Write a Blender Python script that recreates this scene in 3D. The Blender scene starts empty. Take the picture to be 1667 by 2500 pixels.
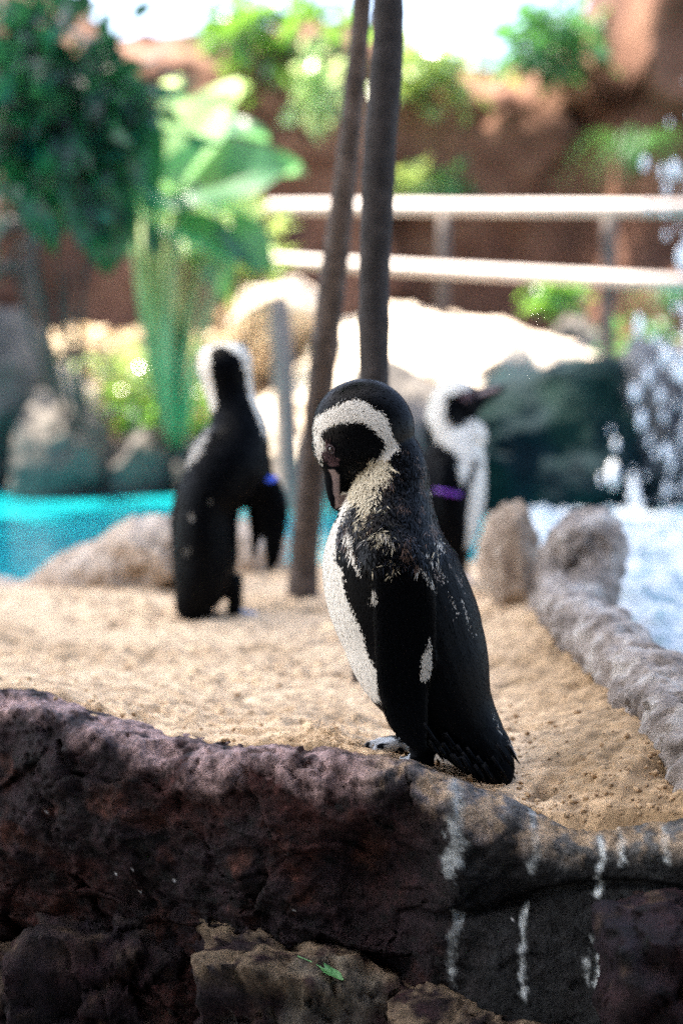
import bpy, bmesh, math, random
import numpy as np
from mathutils import Vector, Matrix
from mathutils.bvhtree import BVHTree

random.seed(7)
RNG = np.random.default_rng(11)
scene = bpy.context.scene
COL = scene.collection

# ------------------------------------------------------------------ camera
FPX, CU, CV = 3472.2, 833.5, 1250.0
CAM = np.array([0.0, 0.0, 0.47])
PITCH = math.atan(267.0 / FPX)
cam = bpy.data.cameras.new('camera')
cam.sensor_fit = 'VERTICAL'; cam.sensor_height = 36.0; cam.sensor_width = 24.0
cam.lens = 50.0; cam.clip_start = 0.05; cam.clip_end = 500.0
cam.dof.use_dof = True; cam.dof.focus_distance = 1.775; cam.dof.aperture_fstop = 1.8
camo = bpy.data.objects.new('camera', cam); COL.objects.link(camo)
camo.location = CAM; camo.rotation_euler = (math.pi / 2 - PITCH, 0, 0)
scene.camera = camo

# ------------------------------------------------------------------ sky, sun, exposure
SUN_EL = math.radians(64)
SUN_H = Vector((-0.97, 0.20, 0)).normalized()
SUN_DIR = Vector((SUN_H.x * math.cos(SUN_EL), SUN_H.y * math.cos(SUN_EL), math.sin(SUN_EL)))
world = bpy.data.worlds.new('World'); scene.world = world; world.use_nodes = True
wn = world.node_tree; bgn = wn.nodes['Background']
sky = wn.nodes.new('ShaderNodeTexSky'); sky.sky_type = 'NISHITA'; sky.sun_disc = False
sky.sun_elevation = SUN_EL; sky.sun_rotation = math.atan2(SUN_H.x, SUN_H.y)
sky.air_density = 1.0; sky.dust_density = 4.0; sky.ozone_density = 0.6
wn.links.new(sky.outputs[0], bgn.inputs[0]); bgn.inputs[1].default_value = 0.14
sl = bpy.data.lights.new('sun', 'SUN'); sl.energy = 5.0; sl.angle = math.radians(0.6); sl.color = (1.0, 0.90, 0.76)
slo = bpy.data.objects.new('sun', sl); COL.objects.link(slo)
slo.rotation_euler = (-SUN_DIR).to_track_quat('-Z', 'Y').to_euler(); slo.location = (-6, 4, 12)
scene.view_settings.view_transform = 'Standard'; scene.view_settings.look = 'None'
scene.view_settings.exposure = 2.75; scene.view_settings.gamma = 1.0
scene.render.engine = 'CYCLES'
scene.cycles.use_denoising = False   # the photograph is grainy; the sampling grain stands in for film grain
scene.cycles.max_bounces = 6; scene.cycles.diffuse_bounces = 3; scene.cycles.transmission_bounces = 4
scene.cycles.sample_clamp_indirect = 8.0

# ------------------------------------------------------------------ helpers
_c, _s = math.cos(PITCH), math.sin(PITCH)
def P(u, v, y):
    """the world point seen at photo pixel (u, v) at a distance y in front of the camera"""
    a, b = (u - CU) / FPX, -(v - CV) / FPX
    d = np.array([a, _c + b * _s, -_s + b * _c])
    return CAM + d * (y / d[1])
def proj(p):
    q = np.atleast_2d(p) - CAM
    z = q[:, 1] * _c - q[:, 2] * _s
    up = q[:, 1] * _s + q[:, 2] * _c
    return CU + q[:, 0] / z * FPX, CV - up / z * FPX
def gz(v, z):  # distance at which photo row v meets height z
    b = -(v - CV) / FPX
    d1, d2 = _c + b * _s, -_s + b * _c
    return (z - CAM[2]) / d2 * d1

def srgb(r, g, b):
    f = lambda c: (c / 255 / 12.92) if c / 255 <= 0.04045 else ((c / 255 + 0.055) / 1.055) ** 2.4
    return (f(r), f(g), f(b))

def _hash(ix, iy, iz, seed):
    h = (ix.astype(np.uint32) * np.uint32(374761393)) ^ (iy.astype(np.uint32) * np.uint32(668265263)) ^ (iz.astype(np.uint32) * np.uint32(2147483647)) ^ np.uint32(seed * 7919 + 13)
    h = (h ^ (h >> np.uint32(13))) * np.uint32(1274126177)
    h = (h ^ (h >> np.uint32(15))) * np.uint32(2246822519)
    return h ^ (h >> np.uint32(16))
def noise3(p, seed=0):
    p = np.asarray(p, float)
    i = np.floor(p).astype(np.int64); f = p - i
    w = f * f * f * (f * (f * 6 - 15) + 10)
    out = 0
    for dx in (0, 1):
        for dy in (0, 1):
            for dz in (0, 1):
                h = _hash((i[:, 0] + dx) & 0xffffff, (i[:, 1] + dy) & 0xffffff, (i[:, 2] + dz) & 0xffffff, seed)
                gx = (h & np.uint32(1023)).astype(float) / 511.5 - 1
                gy = ((h >> np.uint32(10)) & np.uint32(1023)).astype(float) / 511.5 - 1
                gw = ((h >> np.uint32(20)) & np.uint32(1023)).astype(float) / 511.5 - 1
                d = gx * (f[:, 0] - dx) + gy * (f[:, 1] - dy) + gw * (f[:, 2] - dz)
                wt = (w[:, 0] if dx else 1 - w[:, 0]) * (w[:, 1] if dy else 1 - w[:, 1]) * (w[:, 2] if dz else 1 - w[:, 2])
                out = out + d * wt
    return out
def fbm(p, freq, octv=4, seed=0, gain=0.5):
    p = np.asarray(p, float) * freq; a = 1.0; o = 0
    for k in range(octv):
        o = o + a * noise3(p, seed + k * 17); p = p * 2.03 + 5.3; a *= gain
    return o
def ridge(p, freq, octv=4, seed=0, gain=0.5):
    p = np.asarray(p, float) * freq; a = 1.0; o = 0
    for k in range(octv):
        o = o + a * (1 - 2.4 * np.abs(noise3(p, seed + k * 31))); p = p * 2.07 + 3.1; a *= gain
    return o
def chips(p, freq, seed=0):
    """broken-stone facets: every cell is its own tilted plane"""
    p = np.asarray(p, float) * freq; i = np.floor(p).astype(np.int64); best = np.full(len(p), 9.0); out = np.zeros(len(p)); sec = np.full(len(p), 9.0)
    for dx in (-1, 0, 1):
        for dy in (-1, 0, 1):
            for dz in (-1, 0, 1):
                c = i + np.array([dx, dy, dz]); m = c & 0xffffff
                h1 = _hash(m[:, 0], m[:, 1], m[:, 2], seed); h2 = _hash(m[:, 0], m[:, 1], m[:, 2], seed + 101)
                k = lambda h, b: ((h >> np.uint32(b)) & np.uint32(1023)).astype(float) / 1023
                q = c + np.stack([k(h1, 0), k(h1, 10), k(h1, 20)], 1); r = p - q; d = (r * r).sum(1)
                v = (k(h2, 0) - 0.5) * 0.7 + (r * (np.stack([k(h2, 10), k(h2, 20), k(h1, 5)], 1) - 0.5)).sum(1) * 1.5
                n = d < best; sec = np.where(n, best, np.minimum(sec, d)); out = np.where(n, v, out); best = np.where(n, d, best)
    edge = np.sqrt(sec) - np.sqrt(best)
    return out, edge
def sstep(a, b, x):
    t = np.clip((x - a) / (b - a), 0, 1); return t * t * (3 - 2 * t)

def mesh_obj(name, verts, faces, mat, parent=None, cols=None, smooth=True):
    me = bpy.data.meshes.new(name)
    me.from_pydata([tuple(v) for v in verts] if not isinstance(verts, np.ndarray) else verts.tolist(), [], faces if isinstance(faces, list) else faces.tolist())
    if smooth: me.polygons.foreach_set('use_smooth', [True] * len(me.polygons))
    if cols is not None: set_cols(me, cols)
    me.update()
    o = bpy.data.objects.new(name, me); COL.objects.link(o)
    if mat: me.materials.append(mat)
    if parent: o.parent = parent
    return o
def set_cols(me, cols):
    at = me.color_attributes.new('Col', 'FLOAT_COLOR', 'POINT')
    c = np.ones((len(me.vertices), 4), np.float32); c[:, :3] = cols
    at.data.foreach_set('color', c.ravel())
def empty(name, loc=(0, 0, 0)):
    o = bpy.data.objects.new(name, None); COL.objects.link(o); o.location = loc; o.empty_display_size = 0.1
    return o
def tag(o, label, cat, group=None):
    o['label'] = label; o['category'] = cat
    if group: o['group'] = group
    return o
def child(o, root):
    o.parent = root; o.matrix_parent_inverse = Matrix.Translation(-Vector(root.location)); return o
def structure(o): o['kind'] = 'structure'; return o
def stuff(o): o['kind'] = 'stuff'; return o

# ------------------------------------------------------------------ materials
def material(name, cols=None, scale=5.0, rough=0.8, bump=0.3, bscale=40.0, attr=False, spec=0.3, transl=0.0, detail=6.0, var=0.0, bdist=0.01, coat=0.0, sheen=0.0, tcol=None, rand=0.0):
    m = bpy.data.materials.new(name); m.use_nodes = True
    nt = m.node_tree; n, L = nt.nodes, nt.links
    b = n['Principled BSDF']; out = n['Material Output']
    b.inputs['Roughness'].default_value = rough; b.inputs['Specular IOR Level'].default_value = spec
    b.inputs['Coat Weight'].default_value = coat; b.inputs['Sheen Weight'].default_value = sheen
    tc = n.new('ShaderNodeTexCoord')
    nz = n.new('ShaderNodeTexNoise'); nz.inputs['Scale'].default_value = scale; nz.inputs['Detail'].default_value = detail; nz.inputs['Roughness'].default_value = 0.62
    L.new(tc.outputs['Object'], nz.inputs['Vector'])
    if attr:
        at = n.new('ShaderNodeVertexColor'); at.layer_name = 'Col'; csock = at.outputs['Color']
        if var:
            mr = n.new('ShaderNodeMapRange'); mr.inputs['From Min'].default_value = 0.25; mr.inputs['From Max'].default_value = 0.75
            mr.inputs['To Min'].default_value = 1 - var; mr.inputs['To Max'].default_value = 1 + var
            L.new(nz.outputs['Fac'], mr.inputs['Value'])
            mx = n.new('ShaderNodeMix'); mx.data_type = 'RGBA'; mx.blend_type = 'MULTIPLY'; mx.inputs[0].default_value = 1.0
            L.new(csock, mx.inputs[6]); L.new(mr.outputs[0], mx.inputs[7]); csock = mx.outputs[2]
    else:
        cr = n.new('ShaderNodeValToRGB'); e = cr.color_ramp.elements
        k = len(cols)
        pos = [0.3 + 0.4 * i / max(1, k - 1) for i in range(k)]
        e[0].position = pos[0]; e[0].color = (*cols[0], 1); e[1].position = pos[-1]; e[1].color = (*cols[-1], 1)
        for i in range(1, k - 1):
            x = e.new(pos[i]); x.color = (*cols[i], 1)
        L.new(nz.outputs['Fac'], cr.inputs['Fac']); csock = cr.outputs['Color']
    if rand:
        gi = n.new('ShaderNodeNewGeometry'); mr2 = n.new('ShaderNodeMapRange')
        mr2.inputs['To Min'].default_value = 1 - rand; mr2.inputs['To Max'].default_value = 1 + rand
        L.new(gi.outputs['Random Per Island'], mr2.inputs['Value'])
        mx2 = n.new('ShaderNodeMix'); mx2.data_type = 'RGBA'; mx2.blend_type = 'MULTIPLY'; mx2.inputs[0].default_value = 1.0
        L.new(csock, mx2.inputs[6]); L.new(mr2.outputs[0], mx2.inputs[7]); csock = mx2.outputs[2]
    L.new(csock, b.inputs['Base Color'])
    if bump:
        n2 = n.new('ShaderNodeTexNoise'); n2.inputs['Scale'].default_value = bscale; n2.inputs['Detail'].default_value = 8.0; n2.inputs['Roughness'].default_value = 0.68
        L.new(tc.outputs['Object'], n2.inputs['Vector'])
        bp = n.new('ShaderNodeBump'); bp.inputs['Strength'].default_value = bump; bp.inputs['Distance'].default_value = bdist
        L.new(n2.outputs['Fac'], bp.inputs['Height']); L.new(bp.outputs['Normal'], b.inputs['Normal'])
    if transl:
        t = n.new('ShaderNodeBsdfTranslucent'); ms = n.new('ShaderNodeMixShader'); ms.inputs[0].default_value = transl
        if tcol: t.inputs['Color'].default_value = (*tcol, 1)
        else: L.new(csock, t.inputs['Color'])
        L.new(b.outputs[0], ms.inputs[1]); L.new(t.outputs[0], ms.inputs[2]); L.new(ms.outputs[0], out.inputs['Surface'])
    return m

M = {}
M['sand'] = material('sand', attr=True, var=0.22, scale=60, rough=0.95, bump=0.6, bscale=260, spec=0.15, bdist=0.004)
M['clod'] = material('damp_sand', [(0.20, 0.12, 0.06), (0.42, 0.28, 0.16), (0.5, 0.36, 0.22)], scale=50, rough=0.95, bump=0.5, bscale=300, spec=0.1, bdist=0.003)
M['ledge'] = material('red_ledge_rock', attr=True, var=0.75, scale=70, rough=0.6, bump=1.0, bscale=150, spec=0.14, bdist=0.006, detail=12)
M['rim'] = material('rim_rock', [(0.13, 0.085, 0.055), (0.30, 0.23, 0.17), (0.42, 0.36, 0.29)], scale=14, rough=0.85, bump=0.7, bscale=60, bdist=0.01)
M['rimgrey'] = material('grey_rim_rock', [(0.07, 0.055, 0.045), (0.27, 0.23, 0.2), (0.50, 0.47, 0.43)], scale=16, rough=0.8, bump=0.8, bscale=60, bdist=0.012)
M['tanrock'] = material('tan_rock', [(0.26, 0.19, 0.13), (0.42, 0.33, 0.25), (0.5, 0.42, 0.34)], scale=12, rough=0.85, bump=0.6, bscale=50)
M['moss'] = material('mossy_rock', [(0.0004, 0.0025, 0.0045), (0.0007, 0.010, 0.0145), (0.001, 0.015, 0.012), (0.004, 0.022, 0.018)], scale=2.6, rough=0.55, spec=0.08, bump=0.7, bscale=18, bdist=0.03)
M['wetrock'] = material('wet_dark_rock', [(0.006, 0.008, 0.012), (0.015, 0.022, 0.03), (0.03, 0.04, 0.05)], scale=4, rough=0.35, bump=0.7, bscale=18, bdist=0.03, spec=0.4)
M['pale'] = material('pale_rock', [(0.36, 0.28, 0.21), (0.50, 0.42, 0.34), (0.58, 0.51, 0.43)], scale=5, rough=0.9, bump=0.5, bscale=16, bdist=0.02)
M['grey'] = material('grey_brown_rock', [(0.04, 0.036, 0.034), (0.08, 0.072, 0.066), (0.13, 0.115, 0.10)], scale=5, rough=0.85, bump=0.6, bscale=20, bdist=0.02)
M['cliff'] = material('terracotta_rock', [(0.04, 0.019, 0.013), (0.12, 0.055, 0.034), (0.18, 0.095, 0.058)], scale=1.6, rough=0.9, bump=0.7, bscale=9, bdist=0.05)
M['soil'] = material('soil', [(0.02, 0.012, 0.008), (0.045, 0.026, 0.016), (0.07, 0.042, 0.026)], scale=2, rough=0.95, bump=0.5, bscale=20)
M['pave'] = material('paving', [(0.16, 0.14, 0.13), (0.22, 0.2, 0.18), (0.26, 0.24, 0.22)], scale=6, rough=0.9, bump=0.3, bscale=60)
M['bark'] = material('bark', [(0.012, 0.010, 0.009), (0.026, 0.022, 0.020), (0.045, 0.038, 0.035)], scale=30, rough=0.85, bump=0.6, bscale=110, bdist=0.004)
M['barklight'] = material('pale_bark', [(0.03, 0.023, 0.019), (0.07, 0.053, 0.044), (0.115, 0.09, 0.076)], scale=24, rough=0.85, bump=0.6, bscale=90, bdist=0.004)
M['plume'] = material('plumage', attr=True, rough=0.6, bump=0.0, spec=0.03)
M['feather'] = material('feathers', attr=True, rough=0.42, bump=0.0, spec=0.055)
M['wetfeather'] = material('wet_feathers', attr=True, rough=0.36, bump=0.0, spec=0.13)
M['eye'] = material('eye', [(0.012, 0.006, 0.004), (0.02, 0.01, 0.008)], rough=0.06, bump=0, spec=0.6, coat=1.0)
M['eyering'] = material('eye_ring', [(0.035, 0.022, 0.025), (0.07, 0.045, 0.05)], scale=200, rough=0.6, bump=0.2, bscale=400)
M['blue'] = material('blue_plastic', [(0.02, 0.08, 0.75), (0.03, 0.11, 0.85)], rough=0.35, bump=0, spec=0.5)
M['purple'] = material('purple_plastic', [(0.13, 0.025, 0.33), (0.17, 0.035, 0.4)], rough=0.35, bump=0, spec=0.5)
M['rail'] = material('weathered_rail', [(0.30, 0.25, 0.23), (0.42, 0.37, 0.35)], scale=9, rough=0.5, bump=0.2, bscale=50, spec=0.5)
M['post'] = material('dark_post', [(0.05, 0.04, 0.04), (0.09, 0.075, 0.07)], scale=9, rough=0.7, bump=0.3, bscale=50)
M['added_roof'] = material('blocker_boards', [(0.06, 0.045, 0.035), (0.10, 0.075, 0.06)], scale=6, rough=0.8, bump=0.3, bscale=50)  # for the boards added overhead and behind the camera
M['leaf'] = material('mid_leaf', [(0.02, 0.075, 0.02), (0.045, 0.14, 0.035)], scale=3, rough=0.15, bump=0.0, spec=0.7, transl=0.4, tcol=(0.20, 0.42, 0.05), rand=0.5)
M['bigleaf'] = material('sunlit_broad_leaf', [(0.12, 0.30, 0.10), (0.26, 0.44, 0.17)], scale=6, rough=0.28, bump=0.15, bscale=30, spec=0.6, transl=0.5, tcol=(0.66, 0.82, 0.38))  # bright copy, sunlit look put into the paler green
M['shadedleaf'] = material('shaded_broad_leaf', [(0.012, 0.06, 0.03), (0.03, 0.12, 0.05)], scale=6, rough=0.3, bump=0.15, bscale=30, spec=0.5, transl=0.35, tcol=(0.12, 0.36, 0.12))  # darker copy for alternate leaves, their shade put into the colour
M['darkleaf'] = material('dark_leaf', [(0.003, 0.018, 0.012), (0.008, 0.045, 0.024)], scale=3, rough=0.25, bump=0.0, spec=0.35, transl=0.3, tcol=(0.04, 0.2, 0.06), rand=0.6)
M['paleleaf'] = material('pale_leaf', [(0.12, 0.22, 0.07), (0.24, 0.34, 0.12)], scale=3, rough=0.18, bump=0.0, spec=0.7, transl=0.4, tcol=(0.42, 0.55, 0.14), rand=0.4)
M['fern'] = material('fern_leaf', [(0.02, 0.08, 0.03), (0.05, 0.15, 0.06)], scale=3, rough=0.4, bump=0.0, transl=0.35, tcol=(0.1, 0.3, 0.06), rand=0.4)
M['greybark'] = material('grey_bark', [(0.15, 0.115, 0.095), (0.24, 0.19, 0.16)], scale=20, rough=0.85, bump=0.5, bscale=80)
M['stalk'] = material('stalk', [(0.2, 0.26, 0.1), (0.32, 0.38, 0.18)], scale=8, rough=0.45, bump=0.0, transl=0.2)
M['litter'] = material('dry_leaf', [(0.45, 0.30, 0.17), (0.75, 0.62, 0.42)], scale=4, rough=0.6, bump=0.0, transl=0.2, rand=0.5)
M['freshleaf'] = material('fresh_leaf', [(0.06, 0.2, 0.06), (0.10, 0.28, 0.09)], scale=40, rough=0.4, bump=0.2, bscale=200, spec=0.5, bdist=0.002)

def water_mat(name, c0, c1, foam=0.0, rough=0.08, bs=7.0, bstr=0.35):
    m = bpy.data.materials.new(name); m.use_nodes = True
    n, L = m.node_tree.nodes, m.node_tree.links; b = n['Principled BSDF']
    tc = n.new('ShaderNodeTexCoord')
    nz = n.new('ShaderNodeTexNoise'); nz.inputs['Scale'].default_value = 1.4; nz.inputs['Detail'].default_value = 3
    cr = n.new('ShaderNodeValToRGB'); e = cr.color_ramp.elements
    e[0].position = 0.35; e[0].color = (*c0, 1); e[1].position = 0.65; e[1].color = (*c1, 1)
    L.new(tc.outputs['Object'], nz.inputs['Vector']); L.new(nz.outputs['Fac'], cr.inputs['Fac']); cs = cr.outputs['Color']
    if foam:
        nf = n.new('ShaderNodeTexNoise'); nf.inputs['Scale'].default_value = 11; nf.inputs['Detail'].default_value = 8; nf.inputs['Roughness'].default_value = 0.7; nf.inputs['Distortion'].default_value = 0.6
        fr = n.new('ShaderNodeValToRGB'); fe = fr.color_ramp.elements; fe[0].position = foam - 0.13; fe[0].color = (0, 0, 0, 1); fe[1].position = foam + 0.06
        mx = n.new('ShaderNodeMix'); mx.data_type = 'RGBA'; L.new(tc.outputs['Object'], nf.inputs['Vector']); L.new(nf.outputs['Fac'], fr.inputs['Fac'])
        L.new(fr.outputs['Color'], mx.inputs[0]); L.new(cs, mx.inputs[6]); mx.inputs[7].default_value = (0.50, 0.53, 0.56, 1); cs = mx.outputs[2]
        L.new(fr.outputs['Color'], b.inputs['Roughness'])
    else: b.inputs['Roughness'].default_value = rough
    L.new(cs, b.inputs['Base Color']); b.inputs['IOR'].default_value = 1.33
    n2 = n.new('ShaderNodeTexNoise'); n2.inputs['Scale'].default_value = bs; n2.inputs['Detail'].default_value = 4
    bp = n.new('ShaderNodeBump'); bp.inputs['Strength'].default_value = bstr; bp.inputs['Distance'].default_value = 0.03
    L.new(tc.outputs['Object'], n2.inputs['Vector']); L.new(n2.outputs['Fac'], bp.inputs['Height']); L.new(bp.outputs['Normal'], b.inputs['Normal'])
    return m
M['water'] = water_mat('pool_water', (0.004, 0.23, 0.28), (0.01, 0.36, 0.40))
M['foam'] = water_mat('churned_water', (0.03, 0.12, 0.15), (0.08, 0.22, 0.26), foam=0.50, bs=14, bstr=0.9)
mdrop = bpy.data.materials.new('falling_water'); mdrop.use_nodes = True
_b = mdrop.node_tree.nodes['Principled BSDF']; _b.inputs['Base Color'].default_value = (0.8, 0.84, 0.88, 1); _b.inputs['Roughness'].default_value = 0.12; _b.inputs['IOR'].default_value = 1.33; _b.inputs['Transmission Weight'].default_value = 0.25
M['drop'] = mdrop

# ------------------------------------------------------------------ shape builders
def grid_faces(nu, nv):
    i = np.arange((nv - 1) * (nu - 1)); r, c = i // (nu - 1), i % (nu - 1); a = r * nu + c
    return np.stack([a, a + 1, a + nu + 1, a + nu], 1)
_ICO = {}
def ico(sub):
    if sub not in _ICO:
        bm = bmesh.new(); bmesh.ops.create_icosphere(bm, subdivisions=sub, radius=1.0)
        v = np.array([x.co[:] for x in bm.verts]); f = [[x.index for x in p.verts] for p in bm.faces]; bm.free()
        _ICO[sub] = (v / np.linalg.norm(v, axis=1)[:, None], f)
    return _ICO[sub]
def rock(name, c, size, mat, seed=0, sub=5, amp=0.14, freq=1.6, facets=11, parent=None, rot=0.0, fine=0.035):
    v, f = ico(sub); rg = np.random.default_rng(seed)
    nrm = rg.normal(size=(facets, 3)); nrm /= np.linalg.norm(nrm, axis=1)[:, None]; d = rg.uniform(0.66, 0.98, facets)
    dots = v @ nrm.T
    r = np.min(np.where(dots > 0.15, d / np.maximum(dots, 0.15), 9.0), axis=1)
    r = 0.9 * np.minimum(r, 1.15) + 0.1
    vw = v + 0.25 * np.stack([fbm(v, 2, 2, seed + 1), fbm(v, 2, 2, seed + 2), fbm(v, 2, 2, seed + 3)], 1)
    r = r + 0.10 * chips(vw, 2.2, seed)[0] + 0.04 * chips(vw, 6, seed + 4)[0] + amp * fbm(v, freq, 4, seed) + fine * ridge(v, freq * 4, 3, seed + 5)
    p = v * r[:, None] * np.array(size)
    cr, sr = math.cos(rot), math.sin(rot)
    p = np.stack([p[:, 0] * cr - p[:, 1] * sr, p[:, 0] * sr + p[:, 1] * cr, p[:, 2]], 1)
    o = mesh_obj(name, p, f, mat, parent); o.location = tuple(c); return o
def rockpx(name, u0, u1, v0, v1, y, mat, depth=None, **k):
    """a rock that spans the given photo box at distance y"""
    a, b = P(u0, v1, y), P(u1, v0, y)
    sx, sz = (b[0] - a[0]) / 2, (b[2] - a[2]) / 2
    return rock(name, ((a[0] + b[0]) / 2, y, (a[2] + b[2]) / 2), (sx * 1.06, depth or sx, sz * 1.06), mat, **k)

def catmull(pts, n):
    pts = np.asarray(pts, float); q = np.vstack([2 * pts[0] - pts[1], pts, 2 * pts[-1] - pts[-2]]); out = []
    for i in range(1, len(q) - 2):
        for k in range(n):
            t = k / n
            out.append(0.5 * (2 * q[i] + (q[i + 1] - q[i - 1]) * t + (2 * q[i - 1] - 5 * q[i] + 4 * q[i + 1] - q[i + 2]) * t * t + (3 * q[i] - q[i - 1] - 3 * q[i + 1] + q[i + 2]) * t ** 3))
    out.append(q[-2]); return np.array(out)
def tube(path, radii, n=10, cap=True):
    path = np.asarray(path, float); V, F = [], []; ref = np.array([0.31, 0.77, 0.55])
    for i, p in enumerate(path):
        t = path[min(i + 1, len(path) - 1)] - path[max(i - 1, 0)]; t /= np.linalg.norm(t) + 1e-12
        a = np.cross(t, ref); a /= np.linalg.norm(a) + 1e-12; b = np.cross(t, a)
        for k in range(n):
            th = 2 * math.pi * k / n
            V.append(p + radii[i] * (a * math.cos(th) + b * math.sin(th)))
    for i in range(len(path) - 1):
        for k in range(n):
            F.append([i * n + k, i * n + (k + 1) % n, (i + 1) * n + (k + 1) % n, (i + 1) * n + k])
    if cap: F.append(list(range(n))[::-1]); F.append([(len(path) - 1) * n + k for k in range(n)])
    return V, F
def merge(parts):
    V, F = [], []
    for v, f in parts:
        o = len(V); V.extend(v); F.extend([[i + o for i in q] for q in f])
    return np.array(V), F
def leaves(points, dirs, size, rg, droop=0.3, width=0.45, mat=None, curl=0.25):
    """folded six-point leaves, one island each"""
    n = len(points); L = size * rg.uniform(0.65, 1.3, n)[:, None]
    d = dirs / (np.linalg.norm(dirs, axis=1)[:, None] + 1e-9)
    s = np.cross(d, rg.normal(size=(n, 3))); s /= np.linalg.norm(s, axis=1)[:, None] + 1e-9
    nn = np.cross(s, d); w = L * width
    p0 = points; tip = points + d * L - nn * L * curl
    m1 = points + d * L * 0.45
    V = np.stack([p0, m1 + s * w * 0.5 + nn * L * .07, tip, m1 - s * w * 0.5 + nn * L * .07, m1 - nn * L * 0.03], 1).reshape(-1, 3)
    b = (np.arange(n) * 5)[:, None]
    F = np.concatenate([b + np.array([[0, 1, 4, 4]])[:, :3], b + np.array([[1, 2, 4]]), b + np.array([[2, 3, 4]]), b + np.array([[3, 0, 4]])])
    return V, F
def leaf_cloud(name, c, rad, n, size, mat, seed, parent=None, clumps=14, down=0.35, width=0.5, tight=0.33, box=False):
    rg = np.random.default_rng(seed); rad = np.array(rad)
    if box: cc = rg.uniform(-1, 1, (clumps, 3))
    else:
        cc = rg.normal(size=(clumps, 3)); cc /= np.linalg.norm(cc, axis=1)[:, None]; cc *= rg.uniform(0.2, 0.85, clumps)[:, None]
    k = rg.integers(0, clumps, n)
    off = rg.normal(size=(n, 3)) * tight * rg.uniform(0.5, 1.2, clumps)[k][:, None]
    p = (cc[k] + off) * rad
    d = off * rad + rg.normal(size=(n, 3)) * rad.mean() * 0.25; d[:, 2] -= down * np.linalg.norm(d, axis=1)
    V, F = leaves(p, d, size, rg, width=width)
    o = mesh_obj(name, V, F, mat, None, smooth=False)
    if parent is not None: child(o, parent); o.location = Vector(c)
    else: o.location = Vector(c)
    return o
def big_leaf(base, direc, normal, L, W, seed, droop=0.35):
    """heart-shaped leaf with a folded midrib, wavy edge and drooping tip"""
    rg = np.random.default_rng(seed)
    d = np.array(direc, float); d /= np.linalg.norm(d); nn = np.array(normal, float); nn -= d * (nn @ d); nn /= np.linalg.norm(nn); s = np.cross(nn, d)
    V, F = [], []; nr, nc = 13, 9; ph = rg.uniform(0, 6)
    for i in range(nr):
        t = i / (nr - 1)
        w = W * (1.05 * math.sin(math.pi * min(1, (t * 0.86 + 0.14))) ** 0.8) * (1 - 0.25 * t) + 0.002
        for j in range(nc):
            q = (j / (nc - 1) - 0.5) * 2
            back = -0.22 * L * (abs(q) ** 1.5) * max(0, 1 - t * 2.2)
            x = t * L + back
            h = -droop * L * t * t + 0.16 * W * abs(q) + 0.03 * L * math.sin(9 * t + 3 * q + ph) * abs(q)
            V.append(np.array(base) + d * x + s * (q * w * 0.5) + nn * h)
    for i in range(nr - 1):
        for j in range(nc - 1):
            a = i * nc + j; F.append([a, a + 1, a + nc + 1, a + nc])
    return V, F

# ------------------------------------------------------------------ the ground and the water
g = mesh_obj('ground', np.array([[-150, -150, -0.95], [150, -150, -0.95], [150, 250, -0.95], [-150, 250, -0.95]]), [[0, 1, 2, 3]], M['pave'], smooth=False); structure(g)
WZ = -0.04
def flat_patch(name, poly, z, mat):
    return structure(mesh_obj(name, np.array([[x, y, z] for x, y in poly]), [list(range(len(poly)))], mat, smooth=False))
flat_patch('pool_water', [(-6, 2.2), (-0.2, 3.6), (1.0, 4.2), (3.6, 4.8), (6, 7), (6, 9.6), (-6, 9.6)], WZ, M['water'])
# planted bank behind the pool
NU, NV = 140, 60
gx, gy = np.meshgrid(np.linspace(-9, 9, NU), np.linspace(8.4, 14, NV))
pp = np.stack([gx.ravel(), gy.ravel(), np.zeros(gx.size)], 1)
h = -0.3 + 1.2 * sstep(8.5, 9.9, pp[:, 1] + 0.35 * fbm(pp, 0.8, 3, 4)) + 0.10 * fbm(pp, 1.8, 4, 9)
pp[:, 2] = h
structure(mesh_obj('planted_bank', pp, grid_faces(NU, NV), M['soil']))

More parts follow.
